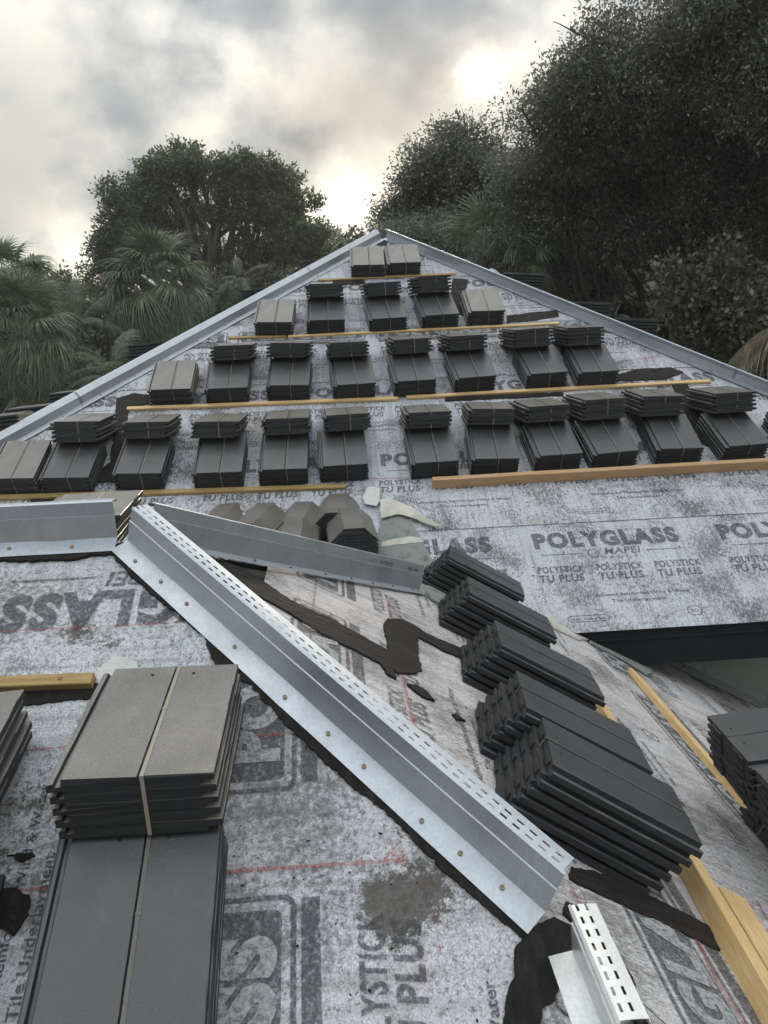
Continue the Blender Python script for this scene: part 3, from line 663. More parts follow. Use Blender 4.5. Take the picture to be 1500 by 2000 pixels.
# bundles on the far side of the hips, seen over the metal
def side_bundle(px, py, side, n, rot, label):
    """level upper bundle on a side slope; px,py = middle of its near top edge"""
    k = APEX[2]+side*S*APEX[0]; P = onp(px, py, -side*S, 0, k+.30); H = (n-1)*PITCHZ+TH
    Fr = Matrix.Translation((P[0], P[1]+TW, P[2]-H)) @ Matrix.Rotation(R_(90 if side > 0 else -90)+rot, 4, 'Z') @ Matrix.Rotation(R_(4), 4, 'X') @ Matrix.Translation((0, -TL/2, 0))
    return bundle(Fr, n, label, strap=False)
side_bundle(1022, 533, 1, 6, 0, 'dark tile bundle just over the right hip metal beside the round vent')
side_bundle(1150, 590, 1, 4, .0, 'low dark tile bundle hardly showing over the middle of the right hip metal')
side_bundle(1240, 622, 1, 6, .0, 'dark tile bundle over the right hip metal below the oak shade')
side_bundle(512, 563, -1, 6, .0, 'dark tile bundle behind the upper part of the left hip metal')
side_bundle(295, 670, -1, 6, .0, 'dark tile bundle behind the left hip metal below the fan palm')
side_bundle(60, 795, -1, 6, .0, 'dark tile bundle behind the lower left hip metal by the palm trunk')
side_bundle(-20, 815, -1, 6, .0, 'dark tile bundle behind the left hip metal, cut by the photo edge')
side_bundle(140, 765, -1, 5, .0, 'tile bundle behind the left hip metal, two pale tiles showing')
# near pair and the one left of it, on the wing's front slope
sN = pl(FF, PF(131, 1990, H5))[1]
a = PF(131, 1660, H5); bq = PF(432, 1660, H5); cxN = (a[0]+bq[0])/2
P_ = PF(300, 1640, H5); sU = pl(FF, P_)[1]
mwN = on_slope(FF, cxN-.0, sU+.035-TL, 0.0)
bundle(mwN, 5, 'large dark lower tile bundle in the near left corner under the biggest upper one', near=True, jit=.0018)
betaN = R_(22.0)
mwU = upper_mw(mwN, 5, betaN, .005, R_(-1.0))
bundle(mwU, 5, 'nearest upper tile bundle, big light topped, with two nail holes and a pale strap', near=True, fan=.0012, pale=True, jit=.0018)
mwL = on_slope(FF, cxN-.47, sU+.0-TL, 0.02)
bundle(mwL, 5, 'lower tile bundle cut off by the left photo edge, near the yellow board', near=True)
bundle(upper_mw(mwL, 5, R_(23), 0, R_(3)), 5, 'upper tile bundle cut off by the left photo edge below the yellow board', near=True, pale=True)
# bundle behind the wing's ridge metal, lying almost level
cB = onp(283, 962.5, 0, 0, -.60); cA = onp(125, 967, 0, 0, -.60); mid = (cA+cB)/2
mwR = Matrix.Translation((mid[0]+.01, mid[1]-TL+.0, -.60-H5)) @ Matrix.Rotation(R_(2), 4, 'Z') @ Matrix.Rotation(R_(1), 4, 'X')
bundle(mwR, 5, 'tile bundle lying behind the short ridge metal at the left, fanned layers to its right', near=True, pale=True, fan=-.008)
bundle(on_slope(FM, mid[0], (YV+.08)*K, 0.0), 5, 'lower tile bundle in the valley behind the short ridge metal')
# five bundles on the end slope, ends towards the ridge
EB = [((.757, 3.87), -11, 6, 'farthest'), ((.757, 3.32), -9, 6, 'second farthest'), ((.765, 2.76), -8, 6, 'middle'), ((.73, 2.235), -9, 6, 'second nearest'), ((.715, 1.885), -11.5, 6, 'nearest')]
Hn = 5*PITCHZ+TH
for (x, y), a, n, w in EB:
    u, v_ = pl(FE, (x, y, zE(x)))
    c = Vector((u, v_)); rot = R_(a)
    T = FE @ Matrix.Translation((y, -x*K + (0.17*S/1)*0, .008)) @ Matrix.Rotation(rot, 4, 'Z') @ Matrix.Translation((0.015, -TL/2, 0))
    # x,y given for the top face centre; shift back along the normal
    top = np.array([x, y, zE(x)+Hn*K]); base = top-np.array(nE)*Hn
    q = FE.inverted() @ Vector(tuple(base))
    T = FE @ Matrix.Translation((q.x, q.y, .008)) @ Matrix.Rotation(rot, 4, 'Z') @ Matrix.Translation((0, -TL/2, 0))
    bundle(T, n, f'{w} of five black tile bundles on the end slope beside the long hip metal', near=2, shear=.012, fan=-.004, jit=.006)
# right edge bundles on the end slope, almost level upper ones
for (px, py), n, lab in (((1381, 1397.5), 6, 'tile bundle at the right photo edge beside the tapered pine board'), ((1475, 1500), 6, 'lower tile bundle at the right photo edge, nearer than the one beside the pine board')):
    P = onp(px, py, -S, 0, KE+.30*K); zt = P[2]
    P2 = onp(px+59, py+65, 0, 0, zt); ang = math.atan2(P2[1]-P[1], P2[0]-P[0])
    T = Matrix.Translation(tuple(P)) @ Matrix.Rotation(ang+R_(90)-R_(90)+math.pi, 4, 'Z')     # local x along the short edge
    # local frame: x = towards far corner, y = towards upslope end
    ux = unit(-(P2-P)); uz = unit(np.array([-.10, 0.0, 1.0])); ux = unit(ux-uz*np.dot(ux, uz)); uy = np.cross(uz, ux)
    o = P - ux*TW - uy*TL - uz*((n-1)*PITCHZ+TH)
    bundle(frame(o, ux, uy, uz), n, lab, near=2, strap=False)
    lowx = P[0]+.50
    bundle(FE @ Matrix.Translation(((P[1]+P2[1])/2, -(P[0]+.52)*K, .008)), 5, 'lower tile bundle beneath the one beside the tapered pine board', near=2) if py < 1450 else None

# ------------------------------------------------------------------ ridge tile stacks
RP = [(-.145, 0), (-.058, .085), (.058, .085), (.145, 0), (.130, -.008), (.051, .066), (-.051, .066), (-.130, -.008)]
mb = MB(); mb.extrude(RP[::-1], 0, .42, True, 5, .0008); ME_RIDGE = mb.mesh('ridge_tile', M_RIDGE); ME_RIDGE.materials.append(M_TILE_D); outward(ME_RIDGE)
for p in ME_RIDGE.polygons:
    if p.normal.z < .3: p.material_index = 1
RS = [((692,1031), 4.50, 14, 3, 'front right stack of angled ridge tiles, tallest, beside the pale granulated patch'), ((654,1000.5), 4.85, 14, -4, 'rear right stack of angled ridge tiles behind the tallest front stack'),
      ((572,1018), 4.75, 10, -9, 'middle stack of angled ridge tiles in the rear row'), ((478,1021), 4.80, 7, -15, 'second stack of angled ridge tiles from the left, behind the short hip metal'),
      ((408,1016), 4.95, 5, -15, 'lowest stack of angled ridge tiles, leftmost, nearly hidden by the metal'), ((563,1064), 4.32, 11, -2, 'front left stack of angled ridge tiles just over the metal edge')]
for (px, py), yf, n, a, lab in RS:
    P = pt(px, py, yf); mw = Matrix.Translation((P[0], P[1], P[2]-.085)) @ Matrix.Rotation(R_(a), 4, 'Z') @ Matrix.Rotation(R_(5), 4, 'X')
    e = empty('ridge_tile_stack', lab, 'ridge tile stack', mw @ Matrix.Translation((0, 0, -(n-1)*.0225)), 'stacks of angled ridge tiles behind the metal')
    for i in range(n):
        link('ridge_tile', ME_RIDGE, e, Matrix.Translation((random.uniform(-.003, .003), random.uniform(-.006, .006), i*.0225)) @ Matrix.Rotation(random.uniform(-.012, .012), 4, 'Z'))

# ------------------------------------------------------------------ battens and boards
def board(P0, P1, nrm_, w, h, mat, label, side=1, cat='batten', group='wood strips nailed across the roof', name='wood_batten', sag=0.0, taper=0, nails=()):
    P0 = np.array(P0, float); P1 = np.array(P1, float); y = unit(P1-P0); z = unit(nrm_); x = np.cross(y, z); Ln = np.linalg.norm(P1-P0)
    Fr = frame(P0, x, y, z); seg = max(2, int(Ln/.15)); mb = MB(); b = .0025
    pr = [(0, 0), (side*w, 0), (side*w, h-b), (side*(w-b), h), (side*b, h), (0, h-b)]
    if side > 0: pr = pr
    else: pr = pr[::-1]
    for k in range(seg+1):
        t = k/seg; yy = Ln*t; dx = sag*math.sin(math.pi*t)+.004*mnoise.noise(Vector((yy*2, P0[0], 0)))
        for (px_, pz) in pr:
            q = 1.0
            if taper and yy > Ln-.05: q = 1-(yy-(Ln-.05))/.05*.6
            mb.v.append((dx+px_*q, yy, .006+pz))
    n = 6
    for k in range(seg):
        for i in range(n): a = k*n+i; c = k*n+(i+1) % n; mb.f.append((a, c, c+n, a+n))
    mb.f.append(tuple(range(n))[::-1]); mb.f.append(tuple(seg*n+i for i in range(n)))
    me = mb.mesh(name, mat); bm = bmesh.new(); bm.from_mesh(me); bmesh.ops.recalc_face_normals(bm, faces=bm.faces); bm.to_mesh(me); bm.free()
    o = link(name, me, None, Fr); tag(o, label, cat, group)
    for (t, f) in nails:
        link('nail', NAIL, o, Matrix.Translation((side*w*f, Ln*t, .006+h)))
    return o
mb = MB(); mb.tube([(0, 0, -.001), (0, 0, .0022), (0, 0, .003)], [.0058, .0058, .001], 10); NAIL = mb.mesh('nail', M_NAIL)
bo = lambda a, b, w, h, mat, lab, **k: board(PM(*a), PM(*b), nM, w, h, mat, lab, **k)
bo((619.5,549), (889,537), .03, .018, M_WOODY, 'thin yellow batten just below the two bundles at the peak')
bo((446.7,661), (560,659.5), .03, .018, M_WOODY, 'short left piece of the thin batten second from the peak')
bo((563,659), (1090.7,633), .03, .018, M_WOOD, 'long thin batten second from the peak, right of the short piece')
bo((250,799), (777,779), .036, .019, M_WOOD, 'left piece of the thin batten third from the peak', nails=((.3, .5), (.7, .5)))
bo((793,777), (1384,745), .036, .019, M_WOOD, 'right piece of the thin batten third from the peak', nails=((.5, .5),))
bo((-60,974), (675,950), .042, .022, M_WOODY, 'left strip under the lowest tile row ending at the middle gap')
bo((843,949), (1600,905), .038, .075, M_WOODB, 'thick brown stud under the right half of the lowest tile row', name='wood_stud')
board(PF(-60,1338), PF(189,1328), nM, .036, .030, M_WOODY, 'yellow board with a nail at the left edge beside torn white film', name='wood_board', nails=((.75, .45),))
board(PE(1523,1668), PE(1224,1314), nE, .042, .030, M_WOOD, 'honey coloured pine board with a tapered end on the end slope', side=1, name='wood_board', sag=-.012, taper=1, nails=())
board(PE(1512,2060), PE(1150,1388), nE, .040, .060, M_WOOD, 'long pine stud running under the lower ends of the black bundles', side=1, name='wood_stud')
board(PE(1575,2060), PE(1395,1745), nE, .085, .022, M_WOOD, 'flat pine board lying against the stud at the bottom right corner', side=1, name='wood_board')

# ------------------------------------------------------------------ metal hip and ridge flashings
def flashing(P0, P1, side_n, flat, label, h=.115, fl=.055, tw=.05, slots=True, mat=M_GALV, nails=(), lean=.0, group='galvanised hip and ridge metal', bend=True, ends=True):
    """P0->P1 runs along the hip; flat = unit vector in the slope, away from the hip, on which the flange lies"""
    P0 = np.array(P0, float); P1 = np.array(P1, float); y = unit(P1-P0); Ln = np.linalg.norm(P1-P0); up = np.array([0, 0, 1.])
    fdir = unit(np.array(flat)-y*np.dot(flat, y)); back = -unit(np.cross(y, up)); 
    if np.dot(back, fdir) > 0: back = -back
    up2 = unit(up-y*np.dot(up, y)); hgt = up2*h
    e = empty('hip_flashing', label, 'metal flashing', Matrix.Translation(tuple(P0)), group)
    base = fdir*.0; t = .0012
    seg = max(4, int(Ln/.1))
    def strip(a, b, name, wav=0.0):
        mb = MB()
        for k in range(seg+1):
            p = y*Ln*k/seg
            for j, q in enumerate((a, b)):
                w = wav*mnoise.noise(Vector((k*.7, j*5.1, P0[0]*3+P0[1])))
                mb.v.append(tuple(p+q+up2*w))
        for k in range(seg): mb.f.append((2*k, 2*k+1, 2*k+3, 2*k+2))
        me = mb.mesh(name, mat); o = link(name, me, e); md = o.modifiers.new('thickness', 'SOLIDIFY'); md.thickness = t; md.offset = 0; return o
    z0 = up2*.016
    ftip = fdir*fl+up2*.016
    strip(z0, ftip, 'nailing_flange', .003)
    # riser with a slight bend two thirds of the way up
    b1 = z0+hgt*.62-back*.004; b2 = z0+hgt-back*lean
    mb = MB(); prof = [z0, b1, b1+hgt*.012+back*.0035, b2]
    for k in range(seg+1):
        for q in prof: mb.v.append(tuple(y*Ln*k/seg+q))
    for k in range(seg):
        for j in range(3): a = 4*k+j; mb.f.append((a, a+1, a+5, a+4))
    o = link('riser', mb.mesh('riser', mat), e); md = o.modifiers.new('thickness', 'SOLIDIFY'); md.thickness = t; md.offset = 0
    # top flange with two rows of real slots
    if slots:
        mb = MB(); p = .034; nn = int(Ln/p); cols = [0, .12, .32, .42, .58, .68, .88, 1.0]  # widths: edge, slot row, bar, slot row, edge
        cols = [0, .22, .32, .55, .65, 1.0]
        for k in range(nn+1):
            for r_ in ((0., .55) if k < nn else (0.,)):
                for cxx in cols: mb.v.append(tuple(y*(k*p+r_*p)+b2+back*tw*cxx+up2*(.0015*math.sin(cxx*math.pi))))
        nc = len(cols); rows_ = 2*nn
        for r_ in range(rows_):
            for c_ in range(nc-1):
                hole = (c_ in (1, 3)) and (r_ % 2 == 0)
                a = r_*nc+c_
                if not hole: mb.f.append((a, a+1, a+nc+1, a+nc))
        o = link('slotted_top', mb.mesh('slotted_top', mat), e); md = o.modifiers.new('thickness', 'SOLIDIFY'); md.thickness = t; md.offset = 0
    else: strip(b2, b2+back*tw, 'top_flange')
    strip(b2+back*tw+up2*.0, b2+back*tw-up2*.010, 'return_lip')
    strip(b2-back*.001+up2*.0, b2+up2*.004+back*.004, 'fold_bead')
    nz = unit(np.cross(y, fdir)); nz = nz if nz[2] > 0 else -nz
    for f in nails:
        q = y*Ln*f+fdir*fl*random.uniform(.35, .6)+up2*.0185
        link('nail', NAIL, e, frame(q, fdir, np.cross(nz, fdir), nz))
    return e
dHR = unit([1, -1, -S]); dHL = unit([-1, -1, -S]); dH2 = unit([1, 1, -S])
hipd = np.array([1, -1, -S])
# long hip metal between front and end slope
t1 = 1.068; Pn = W+hipd*t1; Pf_ = W+hipd*.012
flF = np.array([-1., -1, -S])           # down the front slope, away from the hip
nl = [.94, .86, .78, .71, .60, .49, .395, .30, .20, .14, .08]
flashing(Pf_, Pn, None, flF/np.linalg.norm(flF), 'long galvanised hip metal with slotted top running diagonally to the near right', h=.118, fl=.062, tw=.055, nails=(.06, .14, .22, .36, .50, .60, .68, .80, .87, .94), lean=.0)
# loose piece at the bottom right, off the end of the hip
q0 = PE(1118, 1870); q1 = PE(1215, 2120)
flashing(q0, q1, None, np.array([-1, 0, -.2]), 'short bright slotted metal piece at the bottom right, off the hip end', h=.105, fl=.05, tw=.055, mat=M_GALVN, lean=.01)
# ridge metal at left
flashing(W+np.array([-.02, 0, 0]), W+np.array([-3.0, 0, 0]), None, np.array([0, -1., -S]), 'left ridge metal running off the left photo edge', h=.118, fl=.062, tw=.05, nails=(.045, .11, .2, .3), lean=.012)
# short hip metal on the far hip: seen from its inner side, standing on the end slope
h2 = np.array([1, 1, -S])
flashing(W+h2*.03+[0.03, 0, 0], W+h2*1.045, None, np.array([1., -1, -S])/1.5, 'hip metal with printed letters in front of the ridge tile stacks', h=.115, fl=.045, tw=.04, slots=False, nails=(.3, .42, .55, .66, .75, .85, .95))
# print on it
mb = MB(); put(mb, 'TRI-LOCK', 0, 0, .016, .14, 0, .01); put(mb, '4 INCH', .22, 0, .016, .09, 0, .01); put(mb, 'LOT 297018', .38, 0, .016, .16, 0, .01); put(mb, 'MIAMI', .66, 0, .014, .08, 0, .01)
yy = unit(h2); up2 = unit(np.array([0, 0, 1.])-yy*yy[2]); nn_ = np.cross(yy, up2)
o = hp('printed_lettering', mb.mesh('printed_lettering', M_INK2), frame(W+h2*.53+up2*.098+nn_*.006, yy, up2, nn_))
# hip metals of the main roof
def tR(px, py): P = hitv(px, py, (1, 1, 0), APEX); return P[0]-APEX[0]
def tL(px, py): P = hitv(px, py, (1, -1, 0), APEX); return APEX[0]-P[0]
hl = np.array([-1, -1, -S])
jr = [0.015, tR(893, 515), tR(1428, 733), 4.75]; jl = [0.03, tL(611, 535), tL(165, 790), 4.75]
nr = ('upper', 'middle', 'lower')
for k in range(3):
    flashing(APEX+hipd*jr[k], APEX+hipd*(jr[k+1]+.015), None, np.array([-1., -1, -S]), f'{nr[k]} piece of pale hip metal on the right edge of the big slope', h=.09, fl=.05, tw=.045, slots=False, nails=[(i+.5)/8 for i in range(8)], lean=.05)
    flashing(APEX+hl*jl[k], APEX+hl*(jl[k+1]+.015), None, np.array([1., -1, -S]), f'{nr[k]} piece of grey hip metal on the left edge of the big slope', h=.095, fl=.05, tw=.045, slots=False, nails=[(i+.5)/8 for i in range(8)], lean=-.02)
# black strip lying past the end of the short hip metal
mb = MB(); A_ = PE(826, 1124, .03); B_ = PE(872, 1134, .03); board(A_, B_, nE, .02, .02, M_BLACK, 'short black strip between the metal end and the farthest black bundle', cat='strip', group=None, name='black_strip')
# roof vent beyond the right hip
P = onp(960, 527, -S, 0, APEX[2]+S*APEX[0]+.18)
e = empty('roof_vent', 'round grey vent dome peeping over the right hip metal', 'roof vent', Matrix.Translation((P[0], P[1], P[2]-.2)))
mb = MB(); mb.tube([(0, 0, 0), (0, 0, .12)], [.05, .05], 14); link('pipe', mb.mesh('pipe', M_GREY, True), e)
mb = MB(); mb.tube([(0, 0, .10), (0, 0, .13), (0, 0, .17), (0, 0, .20), (0, 0, .215)], [.085, .09, .08, .045, .002], 16); link('dome', mb.mesh('dome', M_GREY, True), e)

# scraps of debris on the slopes (uncountable crumbs)
mb = MB()
for k in range(260):
    pl_, Fr, x0, x1, y0, y1 = random.choice([('M', FM, -1.0, 3.0, 4.5, 5.6), ('F', FF, -.3, .5, 1.2, 2.2), ('E', FE, 0, 1.8, 1.6, 3.9)])
    x = random.uniform(x0, x1); y = random.uniform(y0, y1); z = {'M': S*y+KM, 'F': S*y+KF, 'E': -S*x+KE}[pl_]
    if pl_ == 'F' and x+y > W[0]+W[1]-.08: continue
    if pl_ == 'E' and (x+y < W[0]+W[1]+.08 or y-x > W[1]-W[0]-.05): continue
    n_ = {'M': nM, 'F': nM, 'E': nE}[pl_]; c = np.array([x, y, z])+np.array(n_)*.011; r = random.uniform(.0012, .0038)*(1.6 if pl_ == 'M' else 1)
    u_ = unit(np.cross(n_, rng.normal(size=3))); v_ = np.cross(n_, u_)
    el = random.uniform(1, 2.6); vs = [c+u_*r*el, c+v_*r, c-u_*r*el*.8, c-v_*r*.8, c+np.array(n_)*r*.6]
    mb.add(vs, [(0, 1, 4), (1, 2, 4), (2, 3, 4), (3, 0, 4)])
kind(link('roof_debris', mb.mesh('roof_debris', M_TAR)), 'stuff')

# ------------------------------------------------------------------ vegetation
def leaves(cent, out, size, asp=.45, spread=.2, per=60, flat=.5):
    """clumps: cent (n,3), out (n,3) outward directions -> (n*per,4,3) leaf quads"""
    n = len(cent); flat = flat+.5; c = np.repeat(cent, per, 0); o = np.repeat(out, per, 0)
    p = c+np.clip(rng.normal(size=c.shape), -1.5, 1.5)*spread*np.array([1, 1, .7])+o*rng.random((len(c), 1))*spread*1.3
    d = rng.normal(size=c.shape)+o*.9; d /= np.linalg.norm(d, axis=1, keepdims=True)
    nrm_ = rng.normal(size=c.shape)*.8+np.array([0, 0, flat]); s = np.cross(d, nrm_); s /= np.linalg.norm(s, axis=1, keepdims=True)+1e-6
    L_ = size*(.6+.8*rng.random((len(c), 1))); up = np.cross(s, d)
    V = np.stack([p, p+d*L_*.5+s*L_*asp*.5+up*L_*.07, p+d*L_, p+d*L_*.5-s*L_*asp*.5+up*L_*.07], 1)
    return V
def sub(lobes, k=7, f=.36):
    out = []
    for (x, y, z, rx, ry, rz) in lobes:
        for i in range(k):
            d_ = rng.normal(size=3); d_ /= np.linalg.norm(d_); q = f*(.7+.6*rng.random())
            out.append((x+d_[0]*rx*.82, y+d_[1]*ry*.82, z+d_[2]*rz*.82, rx*q, ry*q, rz*q*.9))
    return out
def clumps(lobes, n, shell=.75):
    cs, os = [], []; vol = np.array([l[3]*l[4]*l[5] for l in lobes])**.75; vol = vol/vol.sum()
    for (x, y, z, rx, ry, rz), f in zip(lobes, vol):
        m = int(n*f)+1; d_ = rng.normal(size=(m, 3)); d_ /= np.linalg.norm(d_, axis=1, keepdims=True)
        r = shell+(1-shell)*rng.random((m, 1))**.6; r = np.where(rng.random((m, 1)) < .22, rng.random((m, 1))*shell+.2, r)
        bumpn = np.array([mnoise.noise(Vector(tuple(q*2.2+np.array([x, y, z])))) for q in d_])[:, None]
        r = r*(1+.30*bumpn); cs.append(np.array([x, y, z])+d_*r*np.array([rx, ry, rz])); os.append(d_)
    return np.concatenate(cs), np.concatenate(os)
def limb(mb, a, b, r0, r1, wob=.1, n=6, k=7):
    a, b = np.array(a, float), np.array(b, float); Ln = np.linalg.norm(b-a); P, Rr = [], []
    o1 = rng.normal(size=3)*wob*Ln
    for i in range(k):
        t = i/(k-1); P.append(a+(b-a)*t+o1*math.sin(math.pi*t)+rng.normal(size=3)*wob*.15*Ln*(0 < i < k-1)); Rr.append(r0+(r1-r0)*t)
    mb.tube(P, Rr, n); return P
def px_lobes(L_):    # (px, py, r_px, depth[, squash])
    out = []
    for l in L_:
        P = pt(l[0], l[1], l[3]); r = l[2]/FPX*l[3]; sq = l[4] if len(l) > 4 else .8; out.append((P[0], P[1], P[2], r, r*1.0, r*sq))
    return out
def tree(label, lobes, base_xy, n, per, size, spread, mat, trunk_r=.3, fork=.45, shell=.72, twigs=3, group=None, name='broadleaf_tree', asp=.45, cat='tree', extra=(), strays=0, nosub=False):
    bx, by = base_xy; e = empty(name, label, cat, Matrix.Translation((bx, by, GZ)), group); off = np.array([bx, by, GZ])
    cs, os = clumps(lobes if nosub else sub(lobes), n, shell)
    if strays:
        k = rng.choice(len(cs), strays); cs = np.concatenate([cs, cs[k]+os[k]*(.15+.35*rng.random((strays, 1)))*np.mean([l[3] for l in lobes])*.5]); os = np.concatenate([os, os[k]])
    V = leaves(cs, os, size, asp, spread, per)
    link('crown', quads('crown', V-off, mat), e)
    mb = MB(); cen = np.mean([l[:3] for l in lobes], 0); zf = GZ+(cen[2]-GZ)*fork
    P = limb(mb, (bx, by, GZ-.2), (bx*.6+cen[0]*.4, by*.6+cen[1]*.4, zf), trunk_r, trunk_r*.7, .04, 9); top = P[-1]
    for l in lobes:
        c = np.array(l[:3]); q = limb(mb, top, c, trunk_r*.45, trunk_r*.12, .10, 7, 8)
        for _ in range(twigs):
            st = q[random.randint(3, 7)]; dd = rng.normal(size=3); dd /= np.linalg.norm(dd); limb(mb, st, c+dd*np.array(l[3:])*.9, trunk_r*.12, trunk_r*.02, .12, 5, 6)
    for (a, b, r0, r1) in extra: limb(mb, a, b, r0, r1, .06, 7, 9)
    mb.v = [tuple(np.array(p)-off) for p in mb.v]; link('trunk', mb.mesh('trunk', M_BARK, True), e)
    return e
# big round tree behind the left
TB = []
r8 = np.random.default_rng(21)
while len(TB) < 50:
    a = r8.uniform(-20, 200); q = r8.uniform(.55, .9) if len(TB) < 42 else r8.uniform(.15, .55)
    x = 408+234*q*math.cos(R_(a)); y = 470-196*q*math.sin(R_(a))*(1.0 if q > .5 else .8)
    x -= max(0, (y-430))*.12 if x < 408 else 0
    if any(abs(x-b_[0]) < 24 and abs(y-b_[1]) < 16 for b_ in TB): continue
    TB.append((x, y, r8.uniform(24, 38), r8.uniform(27.6, 29.0), .42))
TB += [(x, y, 26, 28, .5) for x, y in ((240, 455), (205, 490), (190, 530), (620, 450), (630, 500), (600, 540), (215, 560), (560, 560), (255, 520), (580, 500))]
LB = px_lobes(TB)
tree('tall round crowned dark tree against the sky on the left', LB, (pt(450, 700, 28.5)[0], 28.5), 1400, 56, .13, .15, M_LEAF1, .36, .66, .5, 1, strays=60, nosub=True)
# near oak filling the right side
LO = px_lobes([(1370,70,200,11),(1500,200,230,11),(1230,190,150,11.5),(1130,240,105,12),(1060,265,62,12),(1100,345,100,12.5),(1250,340,140,12),(1420,390,150,12),(1170,430,110,12.5),(1290,30,110,11),(1190,110,62,11),(1560,430,160,11),(1060,420,70,13),(1020,215,34,12)])
po = lambda x, y, z: pt(x, y, z)
ex = [(po(1560, 520, 12), po(1170, 455, 12.3), .13, .03), (po(1500, 420, 12), po(1330, 330, 12), .09, .02), (po(1560, 470, 11.5), po(1300, 420, 11.8), .09, .02), (po(1250, 480, 12.2), po(1150, 500, 12.4), .03, .01),
      (po(1180, 100, 11), po(1080, 42, 11), .02, .004), (po(1190, 130, 11), po(1085, 105, 11.2), .015, .004)]
tree('huge live oak with small glinting leaves filling the upper right', LO, (pt(1600, 700, 12)[0], 12.5), 3300, 84, .058, .15, M_LEAF2, .14, .45, .70, 5, strays=60, extra=ex)
LX = px_lobes([(1900,150,330,11),(2300,250,380,10.5),(1800,520,250,11),(2150,600,260,10.5),(2700,300,420,9.5),(2000,-150,300,11)])  # unseen oak, added to block sky and darken the end slope tiles
tree('unseen live oak added at the far right to block sky light', LX, (pt(2100, 700, 11)[0], 11.5), 1300, 60, .14, .34, M_LEAF2, .3, .5, .5, 2, group='unseen trees added at the right')
LT = px_lobes([(1115,62,22,11,.5),(1150,85,24,11,.6),(1085,45,10,11,.6),(1075,105,12,11,.6)])
cs, os = clumps(LT, 26)
# mid distance oak beside the peak
LM = px_lobes([(885,305,52,17),(825,340,42,17),(800,375,34,17),(870,375,66,17.5),(940,345,60,17),(960,420,80,16.5),(850,430,66,17),(790,440,44,17),(1000,390,60,16)])
tree('medium dark oak rising just right of the roof peak', LM, (pt(900, 700, 17)[0], 17.5), 1100, 76, .08, .18, M_LEAF2, .14, .5, .68, 4, strays=60)
LM2 = px_lobes([(800,470,46,14.5),(870,470,50,14.5),(940,490,50,14),(1010,500,50,13.5),(1075,520,55,13.5),(1140,560,55,13.5)])
tree('low leafy oak scrub directly behind the right hip metal', LM2, (pt(940, 700, 14)[0], 14.5), 700, 76, .058, .15, M_LEAF2, .15, .5, .6, 2, name='leafy_shrub', cat='shrub')
# dark understory behind at the right
LU = px_lobes([(1150,450,130,21),(1300,380,140,21),(1440,420,140,21),(1250,520,90,19),(1560,380,150,21),(1180,560,110,17),(1320,560,130,17),(1480,600,150,17),(1250,660,110,16),(1400,700,130,16),(1120,640,80,17),(1560,480,150,16),(1350,460,110,18),(1200,480,110,18),(1520,760,120,15),(1060,590,60,17)])
tree('deep dark undergrowth beneath the big oak at the right', LU, (pt(1350, 800, 17)[0], 17), 2300, 56, .15, .26, M_LEAF3, .06, .4, .3, 2, name='undergrowth', cat='shrub')
LS = px_lobes([(1440,600,70,9.5),(1380,590,44,9.5),(1330,590,26,9.5),(1320,540,20,9.4),(1500,640,80,9.5),(1500,560,50,9.6),(1400,640,40,9.5),(1420,500,16,9.5),(1500,690,60,9.3)])
tree('paler broad leaved shrub at the right edge above the drooping fronds', LS, (pt(1480, 760, 9.6)[0], 9.8), 420, 44, .07, .12, M_LEAF4, .07, .5, .5, 3, name='leafy_shrub', cat='shrub', asp=.6, strays=30)
# left undergrowth and distant trees
LG = px_lobes([(140,620,46,24),(190,660,70,22),(100,690,70,21),(230,720,80,20),(360,690,80,21),(460,640,60,22),(520,590,46,23),(560,570,40,23),(20,760,90,18),(150,790,80,17),(420,590,50,24)])
tree('dark mixed bushes filling the gap between the palms on the left', LG, (pt(200, 850, 21)[0], 21), 900, 46, .16, .24, M_LEAF3, .15, .4, .35, 2, name='undergrowth', cat='shrub')
for i, (x, y, r, dd, lab) in enumerate([(40,560,46,38,'distant tree low on the skyline at the far left'), (130,575,34,40,'small distant tree on the skyline between the palms'), (215,600,40,36,'distant bushy tree left of the big round tree'), (480,560,50,40,'distant tree seen through the trunks of the round tree'), (640,560,34,42,'distant tree low beside the left hip metal'), (690,500,26,36,'distant treetop just left of the roof peak')]):
    tree(lab, px_lobes([(x,y,r,dd),(x+r*.8,y+r*.5,r*.8,dd),(x-r*.8,y+r*.5,r*.8,dd),(x,y+r,r*1.1,dd)]), (pt(x, y, dd)[0], dd), 170, 46, .22, .34, M_LEAF3 if i % 2 else M_LEAF1, .18, .5, .55, 2, group='distant trees on the skyline')
